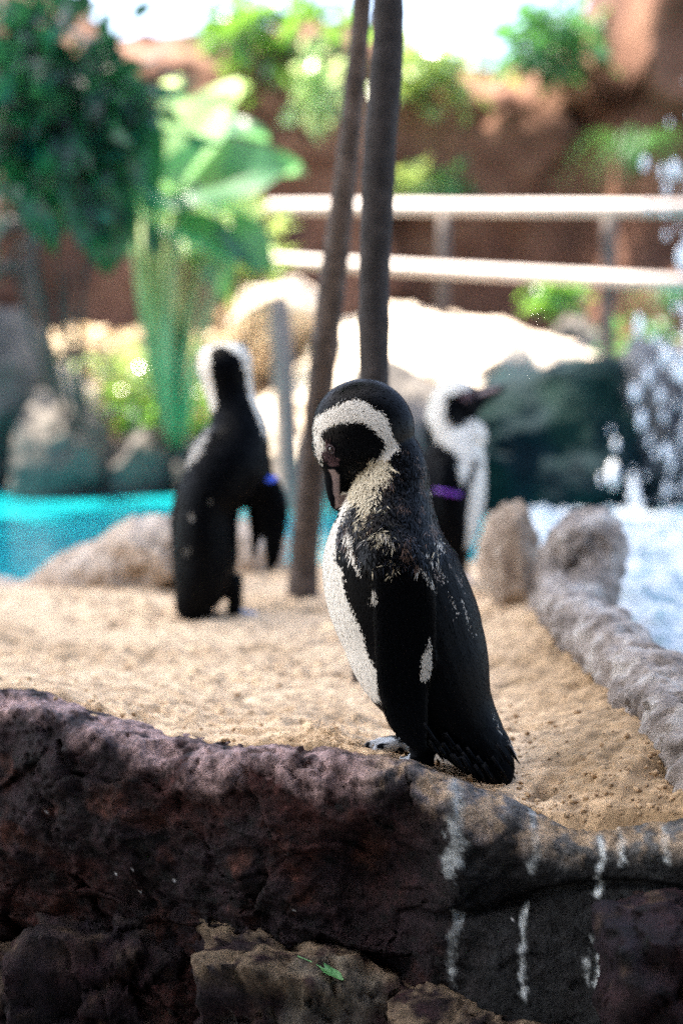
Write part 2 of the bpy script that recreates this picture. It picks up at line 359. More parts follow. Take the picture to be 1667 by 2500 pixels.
# ------------------------------------------------------------------ the sand
CRU = np.array([-600, 0, 100, 200, 300, 400, 500, 600, 700, 800, 900, 1000, 1060, 1150, 1250, 1330, 1420, 1550, 1667, 2200.])
CRV = np.array([1680, 1692, 1708, 1745, 1775, 1803, 1822, 1831, 1826, 1829, 1846, 1872, 1893, 1927, 1953, 1995, 2020, 2005, 1995, 1990.])
CRY = np.interp(CRU, [-600, 0, 400, 800, 1050, 1300, 1667, 2200], [2.05, 1.97, 1.88, 1.80, 1.76, 1.71, 1.64, 1.55])
CRP = np.array([P(u, v, y) for u, v, y in zip(CRU, CRV, CRY)])
def crest(x):
    return np.interp(x, CRP[:, 0], CRP[:, 1]), np.interp(x, CRP[:, 0], CRP[:, 2])
def sand_h(x, y):
    p = np.stack([x, y, np.zeros_like(x)], 1)
    yc, zc = crest(x)
    calm = 1 - 0.85 * np.exp(-(((x - 0.12) / 0.13) ** 2 + ((y - 1.84) / 0.12) ** 2))
    h = -0.004 + 0.016 * fbm(p, 3.0, 3, 3) * calm
    bank = np.interp(y, [1.5, 1.9, 2.3, 2.8, 3.2, 4.0], [0.44, 0.44, 0.44, 0.46, 0.50, 0.60])   # foot of the rim along the right
    h = h + 0.04 * sstep(0.0, 0.20, x - bank + 0.22) * sstep(1.6, 1.9, y)
    h = h + (zc + 0.004) * sstep(0.16 + 0.4 * sstep(0.06, -0.1, x), 0.0, y - yc)
    h = h + 0.022 * np.exp(-(((x - 0.33) / 0.08) ** 2 + ((y - 1.72) / 0.06) ** 2))
    h = h - 0.07 * sstep(0.012, -0.024, y - yc - 0.008 * noise3(p * 25, 4) + 0.012 * sstep(0.2, 0.26, x) * sstep(0.50, 0.42, x)) 
    far = 3.72 + 0.5 * sstep(-0.62, -0.15, x)
    return h - 0.35 * sstep(far - 0.1, far + 0.5, y) - 0.3 * sstep(-1.6, -2.2, x) - 0.6 * sstep(0.0, 0.16, x - bank - 0.07)
NU, NV = 520, 560
gx, gt = np.meshgrid(np.linspace(-1, 1, NU), np.linspace(0, 1, NV) ** 1.35)
x = np.where(gx < 0, -(np.abs(gx) ** 1.5) * 2.3, gx ** 1.1 * 0.95).ravel(); gt = gt.ravel()
y0_ = crest(x)[0] - 0.024; y = y0_ + gt * (4.5 - y0_); p3 = np.stack([x, y, np.zeros_like(x)], 1)
h = sand_h(x, y)
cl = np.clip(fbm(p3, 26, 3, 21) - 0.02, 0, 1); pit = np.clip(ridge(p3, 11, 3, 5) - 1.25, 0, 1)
zone = 0.45 + 0.75 * sstep(-0.15, 0.25, fbm(p3, 3.3, 2, 44))
calm_ = 1 - 0.8 * np.exp(-(((x - 0.12) / 0.10) ** 2 + ((y - 1.82) / 0.08) ** 2))
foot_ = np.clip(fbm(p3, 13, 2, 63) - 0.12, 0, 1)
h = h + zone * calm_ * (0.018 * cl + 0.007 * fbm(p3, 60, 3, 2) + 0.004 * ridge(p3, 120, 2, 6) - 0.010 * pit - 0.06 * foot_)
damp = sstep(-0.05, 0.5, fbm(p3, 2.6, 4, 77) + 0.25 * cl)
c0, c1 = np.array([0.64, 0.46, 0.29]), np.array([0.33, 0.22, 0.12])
damp = np.maximum(0.75 * damp, 0.9 * sstep(0.18, 0.36, x + 0.08 * fbm(p3, 5, 3, 12)) * sstep(3.2, 2.4, y))  # real damp patches, plus right-side shade painted in as darker sand
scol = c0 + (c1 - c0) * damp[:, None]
scol *= (1 + 0.7 * fbm(p3, 34, 3, 8))[:, None] * (1 - 0.45 * np.clip(pit + 2.0 * foot_, 0, 1))[:, None]  # hollows and footprints painted darker where shade would gather
spk = (RNG.random(len(x)) < 0.025); scol[spk] *= 0.35
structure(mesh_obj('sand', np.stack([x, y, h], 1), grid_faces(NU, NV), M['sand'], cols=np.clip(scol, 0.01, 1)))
# loose clods of damp sand, far too many to count
cv, cf = ico(1); V, F = [], []
rg = np.random.default_rng(5); cnt = 0
while cnt < 1300:
    cx = rg.uniform(-0.6, 0.62)
    yc, zc = crest(np.array([cx])); cy = yc[0] + 0.005 + rg.exponential(0.28)
    if cx > 0.2 and rg.random() < 0.5: cy = yc[0] - 0.008 + rg.exponential(0.05)
    if cy > 3.4: continue
    if cx < 0.22 and rg.random() < 0.7: continue
    s = 0.0012 + 0.0042 * rg.random() ** 4
    hh = sand_h(np.array([cx]), np.array([cy]))[0] + 0.001 + 0.004 * rg.random()
    q = cv * s * rg.uniform(0.45, 1.5, (len(cv), 1)) * np.array([1, 1, 0.8]) + np.array([cx, cy, hh])
    o = len(V); V.extend(q.tolist()); F.extend([[i + o for i in t] for t in cf]); cnt += 1
cl_o = mesh_obj('sand_clods', np.array(V), F, M['clod']); tag(stuff(cl_o), 'loose damp brown clods scattered over the sand', 'sand clods')

# ------------------------------------------------------------------ the red rock ledge in front
ledge = empty('rock_ledge', (0, 1.7, -0.9))
tag(ledge, 'long rounded dark red rock ledge holding the sand, streaked white on its grey end', 'rock ledge')
prof = np.array([(0.20, -0.09), (0.10, -0.03), (0.045, -0.006), (0.0, 0.0), (-0.026, -0.005), (-0.046, -0.022), (-0.058, -0.055), (-0.066, -0.10), (-0.072, -0.16), (-0.072, -0.21), (-0.075, -0.28), (-0.08, -0.9)])
pc = catmull(prof, 30)
seg = np.r_[0, np.cumsum(np.linalg.norm(np.diff(pc, axis=0), axis=1))]
NV, NU = 260, 620
tt = np.r_[np.linspace(0, 0.62, NV - 30), np.linspace(0.63, seg[-1], 30)]
pr = np.stack([np.interp(tt, seg, pc[:, 0]), np.interp(tt, seg, pc[:, 1])], 1)
xs = np.linspace(-0.95, 0.95, NU); yc, zc = crest(xs)
ker = np.hanning(21); ker /= ker.sum(); pad = lambda a: np.convolve(np.pad(a, 10, mode='edge'), ker, 'valid')
yc, zc = pad(yc), pad(zc)
X = np.tile(xs, NV); R = np.repeat(np.arange(NV), NU)
right = sstep(0.10, 0.22, X)
dy = pr[R, 0].copy(); dz = pr[R, 1]
dy = np.where(dy < 0, dy * (1 - right) - right * (0.050 * (1 - np.exp(dz / 0.014)) + 0.05 * sstep(-0.08, -0.26, dz)), dy)
Y = np.tile(yc, NV) + dy; Z = np.tile(zc, NV) + dz * 1.0
base = np.stack([X, Y, Z], 1).reshape(NV, NU, 3)
du = np.gradient(base, axis=1); dv = np.gradient(base, axis=0); nm = np.cross(du, dv).reshape(-1, 3); nm /= np.linalg.norm(nm, axis=1)[:, None]
if nm[(NV // 2) * NU + NU // 2, 1] > 0: nm = -nm
b3 = base.reshape(-1, 3)
sk = b3 @ np.array([[1, 0, 0.45], [0, 1, 0], [-0.55, 0, 1.0]])            # strata lean down to the left
warp = b3 + 0.03 * np.stack([fbm(b3, 6, 2, 1), fbm(b3, 6, 2, 2), fbm(b3, 6, 2, 3)], 1)
on = sstep(0.11, 0.02, pr[R, 0])
frac = ridge(sk * np.array([0.6, 1, 1.5]), 9, 4, 61)
strata = np.clip(ridge(warp @ np.array([[0.5, 0, 0.3], [0, 1, 0], [-0.5, 0, 1.5]]), 17, 3, 91), -1, 2)
lump = 0.045 * fbm(b3, 4.2, 2, 14) + 0.026 * fbm(warp, 10, 3, 27)
hollow = -0.030 * np.exp(-(((X - 0.02) / 0.09) ** 2 + ((Z + 0.10) / 0.05) ** 2)) - 0.02 * np.exp(-(((X - 0.23) / 0.06) ** 2 + ((Z + 0.125) / 0.02) ** 2))
crack = -0.018 * np.exp(-((Z + 0.135 + 0.02 * np.sin(X * 14) - 0.10 * (X - 0.1)) / 0.006) ** 2) * sstep(0.06, 0.12, X)
leftness = sstep(0.22, 0.0, X)
fine = (0.3 + 0.7 * leftness) * (0.010 * strata - 0.020 * np.clip(frac - 1.05, 0, 1) ) + (0.0040 + 0.0012 * leftness) * fbm(b3, 60, 3, 71) + 0.0026 * ridge(b3, 120, 2, 73)
wp2 = b3 + 0.045 * np.stack([fbm(b3, 12, 2, 31), fbm(b3, 12, 2, 32), fbm(b3, 12, 2, 33)], 1)
st = np.array([[0.75, 0, 0.35], [0, 1, 0], [-0.5, 0, 1.25]])
ch1, e1 = chips(wp2 @ st, 9, 3); ch2, e2 = chips(wp2 @ st, 24, 8); ch3, e3 = chips(wp2, 60, 5)
cmask = 0.45 + 0.55 * sstep(-0.1, 0.25, fbm(b3, 6, 2, 55))
crag = cmask * (0.022 * ch1 - 0.004 * sstep(0.07, 0.0, e1) + 0.007 * ch2 - 0.0015 * sstep(0.08, 0.0, e2)) + 0.0028 * ch3
fine = fine * 0.55 + crag * (0.35 + 0.65 * leftness) * sstep(0.03, -0.05, dy)
disp = on * (lump * sstep(0.0, -0.05, dy) * 0.9 * (1 - 0.75 * sstep(0.10, 0.2, X)) + hollow + crack + fine) + (1 - on) * -0.01
Pv = b3 + nm * disp[:, None]
# stone colour, lit crest painted paler, droppings streaks and a dusting of sand
n1 = fbm(b3, 7, 4, 101); n2 = fbm(b3, 22, 4, 103); n4 = fbm(b3, 90, 2, 105)
red = np.array([0.024, 0.0075, 0.0062]); plum = np.array([0.0105, 0.0058, 0.0072]); slate = np.array([0.0088, 0.0102, 0.0108]); rust = np.array([0.048, 0.0165, 0.0095])
cc = plum + (red - plum) * sstep(-0.25, 0.35, n1)[:, None]; cc = cc + (rust - cc) * (0.6 * sstep(0.1, 0.5, n2))[:, None]
cc = cc * (1 + 0.4 * np.clip(ch2, -1, 1))[:, None]
cc = cc + (slate - cc) * (sstep(0.06, 0.17, X + 0.08 * n1) * 0.92)[:, None]
cc = cc * np.clip(1 + 1.1 * fbm(b3, 45, 3, 111) + 1.0 * noise3(b3 * 170, 112), 0.2, 2.8)[:, None]
pink = np.array([0.34, 0.235, 0.225]) * np.clip(1 + 0.6 * fbm(b3, 45, 3, 113) + 0.5 * noise3(b3 * 170, 114), 0.35, 1.6)[:, None]; topm = sstep(-0.045, -0.004, dz + 0.035 * n1 + 0.035 * n2) * sstep(0.3, -0.1, X - 0.02)  # light on the crest painted in as pale pink
cc = cc + (pink - cc) * (topm * 0.85 * sstep(-0.45, 0.0, n2 + 0.6 * n4))[:, None]
grt = np.array([0.22, 0.215, 0.205]); topg = sstep(-0.05, -0.01, dz + 0.04 * n2) * sstep(0.0, 0.14, X)
cc = cc + (grt - cc) * (topg * 0.5)[:, None]
wig = 0.013 * np.interp(Z, np.linspace(-0.4, 0.1, 40), np.random.default_rng(3).normal(size=40).cumsum() * 0.22) + 0.004 * n2
stain = np.zeros_like(X)
for (u, v0, v1, w, s) in [(1130, 1930, 2240, 0.010, .55), (1145, 2330, 2480, 0.005, .55), (1175, 1930, 2010, 0.003, .55), (1325, 2000, 2220, 0.005, .45), (1312, 2280, 2500, 0.0035, .75), (1490, 2010, 2260, 0.0042, 1.0), (1497, 2310, 2500, 0.006, 1.0), (1535, 2010, 2160, 0.004, .85), (1545, 2420, 2500, 0.008, .6), (1637, 2020, 2150, 0.003, .6), (1468, 2380, 2450, 0.003, .7), (1585, 2340, 2380, 0.002, .7), (950, 1830, 1930, 0.012, .35), (690, 1850, 1940, 0.006, .35)]:
    yy = 1.58; a, b = P(u, v0, yy), P(u, v1, yy)
    k = np.exp(-((X - a[0] - wig) / w) ** 2) * sstep(a[2] + 0.02, a[2] - 0.004, Z) * sstep(b[2] - 0.006, b[2] + 0.02, Z)
    stain = np.maximum(stain, s * sstep(0.20, 0.85, k + 0.95 * n4 + 0.45 * n2) * (k > 0.03))
cc = cc + (np.array([0.44, 0.48, 0.48]) - cc) * stain[:, None]
dust = sstep(0.02, 0.4, n2 + 0.7 * n4 + 0.2) * sstep(-0.05, -0.005, dz + 0.02 * n1) * sstep(0.0, 0.10, X) * 0.8
dust = np.maximum(dust, sstep(-0.008, 0.02, pr[R, 0] + 0.02 * n2 + 0.012 * n4) * sstep(-0.05, 0.1, X) * 0.95)
cc = cc + (np.array([0.40, 0.28, 0.17]) - cc) * dust[:, None]
fl = RNG.random(len(X)) < 0.0003; cc[fl] = 0.5
cap = mesh_obj('capping_rock', Pv, grid_faces(NU, NV), M['ledge'], cols=np.clip(cc, 0.004, 1)); child(cap, ledge)

def wall_stone(u0, u1, v0, yf, depth, seed, tan, slope=0.0):
    a, b = P(u0, v0, yf), P(u1, v0, yf); zt = a[2]; y = yf + depth * 0.75
    v, f = ico(6); sx = (b[0] - a[0]) / 2; sz = 0.20
    r = np.max(np.abs(v) ** 1.0, axis=1); cube = v / r[:, None]
    q = 0.78 * cube + 0.22 * v * 1.2
    q = q * np.array([sx, depth, sz])
    q = q + np.array([(a[0] + b[0]) / 2, y + depth * 0.2, zt - sz])
    q[:, 2] += slope * (q[:, 0] - a[0]) * sstep(zt - 0.2, zt, q[:, 2])
    nrm = v / np.array([sx, depth, sz]); nrm /= np.linalg.norm(nrm, axis=1)[:, None]
    wq = q + 0.03 * np.stack([fbm(q, 6, 2, seed), fbm(q, 6, 2, seed + 1), fbm(q, 6, 2, seed + 2)], 1)
    q = q + nrm * (0.06 * fbm(q, 5, 3, seed) + 0.013 * np.clip(ridge(wq @ np.array([[0.7, 0, 0.6], [0, 1, 0], [-0.8, 0, 1.2]]), 11, 3, seed + 3), -1, 2) + 0.003 * fbm(q, 60, 3, seed + 9))[:, None]
    w2 = q @ np.array([[0.8, 0, 0.5], [0, 1, 0], [-0.6, 0, 1.0]]); k1, g1 = chips(w2, 11, seed); k2, g2 = chips(w2, 28, seed + 1)
    q = q + nrm * (0.022 * k1 - 0.006 * sstep(0.1, 0, g1) + 0.009 * k2 - 0.003 * sstep(0.1, 0, g2))[:, None]
    q[:, 2] = np.where(q[:, 2] < zt - 0.28, q[:, 2] - 0.45, q[:, 2])
    m1, m2, m3 = fbm(q, 8, 4, seed + 20), fbm(q, 24, 4, seed + 21), fbm(q, 80, 2, seed + 22)
    c = np.array([0.010, 0.0062, 0.0088]) + (np.array([0.022, 0.0095, 0.0105]) - np.array([0.010, 0.0062, 0.0088])) * sstep(-0.3, 0.3, m1)[:, None]
    c = c + (np.array([0.07, 0.045, 0.028]) - c) * (0.6 * sstep(0.18, 0.4, m2 + 0.3 * m1))[:, None]
    c = c * np.clip(1 + 1.0 * fbm(q, 45, 3, seed + 30) + 0.9 * noise3(q * 160, seed + 31), 0.25, 2.6)[:, None]
    up = sstep(zt - 0.065, zt - 0.01, q[:, 2] + 0.05 * m1 + 0.03 * m2)
    c = c + (np.array([0.17, 0.125, 0.08]) - c) * (tan * up * sstep(-0.3, 0.15, m2 + 0.5 * m3))[:, None]
    c = c + (np.array([0.14, 0.135, 0.11]) - c) * (tan * 0.5 * sstep(0.22, 0.4, m1))[:, None]
    fl = RNG.random(len(q)) < 0.0002; c[fl] = 0.45
    o = mesh_obj('wall_stone', q, f, M['ledge'], cols=np.clip(c, 0.004, 1)); return child(o, ledge)
wall_stone(-330, 75, 2330, 1.825, 0.10, 41, 0.45)
wall_stone(70, 455, 2262, 1.79, 0.10, 42, 0.10, slope=-0.15)
stone_b = wall_stone(465, 1010, 2320, 1.675, 0.13, 43, 0.9, slope=-0.25)
wall_stone(1020, 1330, 2500, 1.615, 0.08, 44, 0.7)
wall_stone(1555, 1900, 2290, 1.51, 0.07, 45, 0.0)

# ------------------------------------------------------------------ rim rocks
o = rockpx('rim_rock', 1185, 1325, 1215, 1540, 3.15, M['rim'], depth=0.09, seed=3, amp=0.10, facets=16)
tag(o, 'upright stump-shaped tan rock standing between the penguins and the churned water', 'rock')
rr = empty('rim_ridge', tuple(P(1500, 1700, 2.5)))
tag(rr, 'knobbly grey ridge of rock curving down beside the sand bank', 'rock ridge')
def ridge_rock(path, rads, seed, name):
    pth = catmull([P(u, v, yy) + np.array([0, 0, 0.012]) for u, v, yy in path], 14); rd = catmull(np.array(rads)[:, None], 14)[:, 0]
    jj = np.linspace(0, len(pth) - 1, len(pth) * 3); pth = np.stack([np.interp(jj, np.arange(len(pth)), pth[:, k]) for k in range(3)], 1); rd = np.interp(jj, np.arange(len(rd)), rd)
    V, F = tube(pth, rd, 72); V = np.array(V)
    ctr = np.repeat(pth, 72, axis=0); n = V - ctr; n /= np.linalg.norm(n, axis=1)[:, None]
    V = V + n * (np.repeat(rd, 72) * (0.35 * fbm(V, 9, 3, seed) + 0.06 * ridge(V, 22, 3, seed + 3) + 0.20 * chips(V + 0.02 * np.stack([fbm(V, 15, 2, 1), fbm(V, 15, 2, 2), fbm(V, 15, 2, 3)], 1), 16, seed)[0] + 0.08 * chips(V, 40, seed + 2)[0] - 0.03) + 0.006 * fbm(V, 60, 2, seed + 8))[:, None]
    return child(mesh_obj(name, V, F, M['rimgrey']), rr)
ridge_rock([(1330, 1560, 3.0), (1395, 1420, 2.98), (1430, 1345, 2.95), (1470, 1360, 2.92), (1455, 1420, 2.9), (1420, 1500, 2.85)], [0.05, 0.066, 0.07, 0.055, 0.05, 0.05], 5, 'knob')
ridge_rock([(1345, 1400, 2.95), (1368, 1480, 2.85), (1425, 1545, 2.6), (1495, 1610, 2.34), (1570, 1690, 2.12), (1640, 1780, 1.95), (1700, 1870, 1.82), (1850, 2050, 1.62)], [0.03, 0.045, 0.055, 0.056, 0.058, 0.06, 0.064, 0.066], 9, 'ridge_arm')
o = rockpx('rim_rock', 1165, 1250, 1260, 1420, 3.45, M['tanrock'], depth=0.08, seed=8, sub=4); tag(o, 'small pale rock half hidden behind the upright stump-shaped rock', 'rock')
def long_rock(name, path, rads, seed, mat, label):
    pth = catmull([P(*q) for q in path], 24); rd = catmull(np.array(rads)[:, None], 24)[:, 0]
    V, F = tube(pth, rd, 64); V = np.array(V); ctr = np.repeat(pth, 64, axis=0); n = V - ctr; n /= np.linalg.norm(n, axis=1)[:, None]
    V = V + n * (np.repeat(rd, 64) * (0.4 * fbm(V, 6, 3, seed) + 0.35 * chips(V + 0.04 * np.stack([fbm(V, 8, 2, 1), fbm(V, 8, 2, 2), fbm(V, 8, 2, 3)], 1), 9, seed)[0] + 0.12 * chips(V, 24, seed)[0]))[:, None]
    return tag(mesh_obj(name, V, F, mat), label, 'rock')
long_rock('rim_rock', [(30, 1452, 3.72), (140, 1428, 3.68), (270, 1390, 3.66), (385, 1356, 3.64), (455, 1372, 3.62), (490, 1420, 3.6)], [0.02, 0.055, 0.08, 0.098, 0.09, 0.04], 12, M['tanrock'], 'long tan rock at the pool edge sloping up to the penguin with the blue band')
o = rockpx('rim_rock', 545, 715, 1270, 1440, 4.1, M['tanrock'], depth=0.14, seed=16, amp=0.12, facets=20, sub=4); tag(o, 'tan rock at the pool edge behind the blue-banded flipper', 'rock')
o = rockpx('rim_rock', -260, 110, 1400, 1500, 3.75, M['tanrock'], depth=0.14, seed=14, amp=0.10, sub=4); tag(o, 'flat pale rock at the sand edge beside the turquoise pool', 'rock')

# ------------------------------------------------------------------ penguins
def pip(u, v, poly):
    poly = np.asarray(poly, float); ins = np.zeros(len(u), bool); j = len(poly) - 1
    for i in range(len(poly)):
        xi, yi = poly[i]; xj, yj = poly[j]
        c = ((yi > v) != (yj > v)) & (u < (xj - xi) * (v - yi) / ((yj - yi) if yj != yi else 1e-9) + xi)
        ins ^= c; j = i
    return ins
def loft(st, Y, n=24, sub=5, yaw=0):
    """st: rows (u, v, half-width in the side plane, half-width across it, shift towards the camera), photo pixels at distance Y"""
    px = Y / FPX
    st = np.array([list(s) + [0] * (5 - len(s)) for s in st], float)
    if yaw: st[:, 4] += yaw * np.clip((st[:, 1] - 1480) / 440, 0, 1) ** 2
    d = catmull(st, sub); d[:, 2:4] = np.maximum(d[:, 2:4], 1.0); V, F = [], []
    c = np.array([P(u, v, Y - s * px) for u, v, a, b, s in d])
    for i in range(len(d)):
        t = c[min(i + 1, len(d) - 1)] - c[max(i - 1, 0)]; t[1] = 0; t /= np.linalg.norm(t)
        w = np.array([t[2], 0, -t[0]])
        for k in range(n):
            th = 2 * math.pi * k / n
            V.append(c[i] + w * d[i, 2] * px * math.cos(th) + np.array([0, 1, 0]) * d[i, 3] * px * math.sin(th))
    N = len(d)
    for i in range(N - 1):
        for k in range(n):
            F.append([i * n + k, i * n + (k + 1) % n, (i + 1) * n + (k + 1) % n, (i + 1) * n + k])
    F.append(list(range(n))[::-1]); F.append([(N - 1) * n + k for k in range(n)])
    return V, F
def ell(u, v, a, b, c, Y, s=0, tilt=0.0):
    px = Y / FPX; q, f = ico(4); ct, sn = math.cos(tilt), math.sin(tilt)
    q = q * np.array([a, c, b]) * px
    q = np.stack([q[:, 0] * ct - q[:, 2] * sn, q[:, 1], q[:, 0] * sn + q[:, 2] * ct], 1)
    return (q + P(u, v, Y - s * px)).tolist(), f
def fuse(parts, voxel, smooth_it=4):
    V, F = merge(parts)
    o = mesh_obj('tmp', V, F, None)
    bm = bmesh.new(); bm.from_mesh(o.data); bmesh.ops.recalc_face_normals(bm, faces=bm.faces); bm.to_mesh(o.data); bm.free()
    m = o.modifiers.new('r', 'REMESH'); m.mode = 'VOXEL'; m.voxel_size = voxel; m.use_smooth_shade = True
    s = o.modifiers.new('s', 'SMOOTH'); s.factor = 0.5; s.iterations = smooth_it
    dg = bpy.context.evaluated_depsgraph_get(); me = bpy.data.meshes.new_from_object(o.evaluated_get(dg), depsgraph=dg)
    bpy.data.objects.remove(o); me.name = 'body'; return me
def arrays(me):
    v = np.empty(len(me.vertices) * 3); me.vertices.foreach_get('co', v); nrm = np.empty(len(me.vertices) * 3); me.vertices.foreach_get('normal', nrm)
    return v.reshape(-1, 3), nrm.reshape(-1, 3)
def sample_faces(me, n, rg):
    me.calc_loop_triangles(); t = np.empty(len(me.loop_triangles) * 3, np.int32); me.loop_triangles.foreach_get('vertices', t); t = t.reshape(-1, 3)
    v, nr = arrays(me); a, b, c = v[t[:, 0]], v[t[:, 1]], v[t[:, 2]]
    ar = np.linalg.norm(np.cross(b - a, c - a), axis=1); k = rg.choice(len(t), n, p=ar / ar.sum())
    r1, r2 = np.sqrt(rg.random(n)), rg.random(n); w = np.stack([1 - r1, r1 * (1 - r2), r1 * r2], 1)[:, :, None]
    p = (w[:, 0] * a[k] + w[:, 1] * b[k] + w[:, 2] * c[k]); q = w[:, 0] * nr[t[k, 0]] + w[:, 1] * nr[t[k, 1]] + w[:, 2] * nr[t[k, 2]]
    return p, q / np.linalg.norm(q, axis=1)[:, None]
def feathers(p, nrm, flow, length, width, lift, cols, rg):
    n = len(p); t = flow - nrm * np.sum(flow * nrm, 1)[:, None]; t /= np.linalg.norm(t, axis=1)[:, None] + 1e-9
    s = np.cross(nrm, t); ang = rg.normal(size=(n, 1)) * 0.16 + 0; t = t * np.cos(ang) + s * np.sin(ang); s = np.cross(nrm, t)
    L, W, U = length[:, None], width[:, None], lift[:, None]
    b = p + nrm * 0.0004
    V = np.stack([b - s * W * 0.25, b + s * W * 0.25, b + t * L * 0.6 + nrm * (L * U * 0.8 + 0.0006) + s * W * 0.5, b + t * L * 0.6 + nrm * (L * U * 0.8 + 0.0006) - s * W * 0.5, b + t * L + nrm * (L * U)], 1).reshape(-1, 3)
    o = (np.arange(n) * 5)[:, None]
    F = (o + np.array([[0, 1, 2, 3]])).tolist() + (o + np.array([[3, 2, 4]])).tolist()
    return V, F, np.repeat(cols, 5, axis=0)
def flow_dir(p, path):
    a, b = path[:-1], path[1:]; t = b - a; t /= np.linalg.norm(t, axis=1)[:, None]; m = (a + b) / 2
    d2 = ((p[:, None, :] - m[None]) ** 2).sum(2); w = np.exp(-(d2 - d2.min(1, keepdims=True)) / (2 * 0.03 ** 2))
    return (w[:, :, None] * t[None]).sum(1)

BLACK = np.array([0.0009, 0.0013, 0.0021]); WHITE = np.array([0.78, 0.74, 0.65]); CREAM = np.array([0.60, 0.53, 0.38]); BROWN = np.array([0.10, 0.065, 0.05]); PINK = np.array([0.22, 0.13, 0.14]); HORN = np.array([0.27, 0.205, 0.19])
C1 = lambda L: [(700 + .4018 * x, 880 + .4018 * y) for x, y in L]
C2 = lambda L: [(700 + .4018 * x, 1400 + .4018 * y) for x, y in L]
C3 = lambda L: [(350 + .323 * x, 800 + .323 * y) for x, y in L]
C4 = lambda L: [(950 + .4573 * x, 880 + .4573 * y) for x, y in L]

# --- the preening penguin
YM = 1.85
main = empty('penguin', tuple(P(1020, 1872, YM))); main.location.z = 0.0
tag(main, 'preening penguin with ruffled neck feathers, beak tucked to its chest, standing at the ledge', 'penguin')
body = [(925, 1080, 80, 62), (955, 1140, 84, 78), (953, 1195, 96, 98), (949, 1240, 110, 122), (944, 1302, 136, 148), (947, 1368, 161, 158), (968, 1448, 171, 162), (998, 1520, 171, 162), (1018, 1578, 167, 158), (1046, 1638, 155, 148), (1086, 1712, 124, 122), (1126, 1768, 94, 96), (1168, 1824, 74, 74), (1200, 1865, 58, 58), (1218, 1893, 44, 48), (1230, 1912, 26, 42)]
parts = [loft(body, YM, 32, 5, 110), ell(886, 1050, 123, 122, 84, YM), ell(852, 1085, 88, 92, 62, YM),
         loft([(850, 1090, 62, 50), (836, 1130, 48, 34), (828, 1165, 38, 25), (824, 1200, 29, 19), (821, 1228, 18, 13), (821, 1246, 7, 7)], YM, 20, 4),
         loft([(915, 1300, 40, 40, 120), (945, 1345, 62, 26, 152), (978, 1420, 72, 20, 168), (988, 1500, 74, 16, 172), (987, 1600, 70, 14, 165), (984, 1680, 58, 12, 152), (993, 1745, 48, 11, 138), (1012, 1795, 30, 10, 126), (1030, 1822, 10, 8, 120)], YM, 20, 4, 110),
         loft([(925, 1300, 40, 40, -118), (955, 1360, 62, 24, -155), (985, 1450, 70, 18, -168), (995, 1560, 68, 15, -164), (995, 1680, 55, 13, -150), (1010, 1760, 34, 11, -132), (1020, 1810, 10, 8, -124)], YM, 20, 4, 110),
         loft([(1045, 1770, 62, 52, 62), (1036, 1815, 40, 38, 62), (1030, 1845, 30, 28, 62), (1030, 1872, 32, 26, 62)], YM, 18, 4, 60),
         loft([(1030, 1740, 62, 52, -62), (1018, 1785, 40, 38, -62), (1005, 1812, 28, 26, -62), (998, 1832, 28, 24, -62)], YM, 18, 4, 60)]
def foot(u, v, Y, Lpx, s=1.0, dirx=-1, fwd=0.25):
    """webbed foot: three toes joined by a web, with claws, lying on the ground"""
    px = Y / FPX; o = P(u, v, Y); out = []
    for k, an in enumerate((-0.42, 0.0, 0.42)):
        d = np.array([dirx * math.cos(an), math.sin(an) - fwd, 0]); d /= np.linalg.norm(d); L = Lpx * px * (1.0 if k == 1 else 0.86)
        pth = [o + np.array([0, 0, 0.012]), o + d * L * 0.4 + np.array([0, 0, 0.011]), o + d * L * 0.8 + np.array([0, 0, 0.007]), o + d * L + np.array([0, 0, 0.002])]
        V, F = tube(catmull(pth, 4), np.interp(np.linspace(0, 1, 13), [0, .5, .85, 1], [0.011, 0.009, 0.0075, 0.002]) * s, 10); out.append((V, F))
    for an in (-0.22, 0.22):
        d = np.array([dirx * math.cos(an), math.sin(an) - fwd, 0]); d /= np.linalg.norm(d); L = Lpx * px * 0.7
        q, f = ico(3); sd = np.array([-d[1], d[0], 0])
        w = np.outer(q[:, 0] * L * 0.5, d) + np.outer(q[:, 1] * 0.013 * s, sd) + np.outer(q[:, 2] * 0.006, [0, 0, 1])
        out.append(((w + o + d * L * 0.5 + np.array([0, 0, 0.006])).tolist(), f))
    return out
parts += foot(1030, 1884, YM - 0.058, 105) + foot(1005, 1836, YM + 0.015, 122, dirx=-1, fwd=-0.1)
me = fuse(parts, 0.0027, 3)
W_BAND = C1([(165, 520), (160, 420), (175, 360), (240, 318), (330, 262), (400, 240), (470, 255), (530, 300), (590, 325), (620, 390), (640, 450), (678, 505), (672, 545), (620, 580), (600, 640), (555, 660), (500, 618), (570, 545), (585, 490), (545, 450), (500, 418), (430, 390), (340, 402), (270, 418), (222, 455), (214, 490), (240, 520), (222, 600), (216, 645), (183, 590)])
W_CREAM = C1([(500, 610), (600, 590), (640, 620), (625, 720), (570, 760), (545, 850), (495, 960), (470, 1000), (445, 870), (405, 860), (380, 800), (400, 740), (440, 700), (490, 650)])
W_BELLY = C1([(385, 795), (405, 850), (390, 900), (350, 960), (322, 1040), (312, 1120), (300, 1190), (340, 1230), (350, 1330), (372, 1440), (430, 1560)]) + C2([(430, 255), (470, 380), (500, 480), (545, 560), (560, 760), (300, 700), (60, 300), (40, -200), (60, -700), (290, -480)])
W_STRIPE = C1([(370, 990), (402, 1030), (412, 1130), (442, 1240), (455, 1295), (410, 1250), (380, 1130), (362, 1060)])
W_SPOT = C1([(488, 1390), (540, 1400), (548, 1480), (505, 1455)])
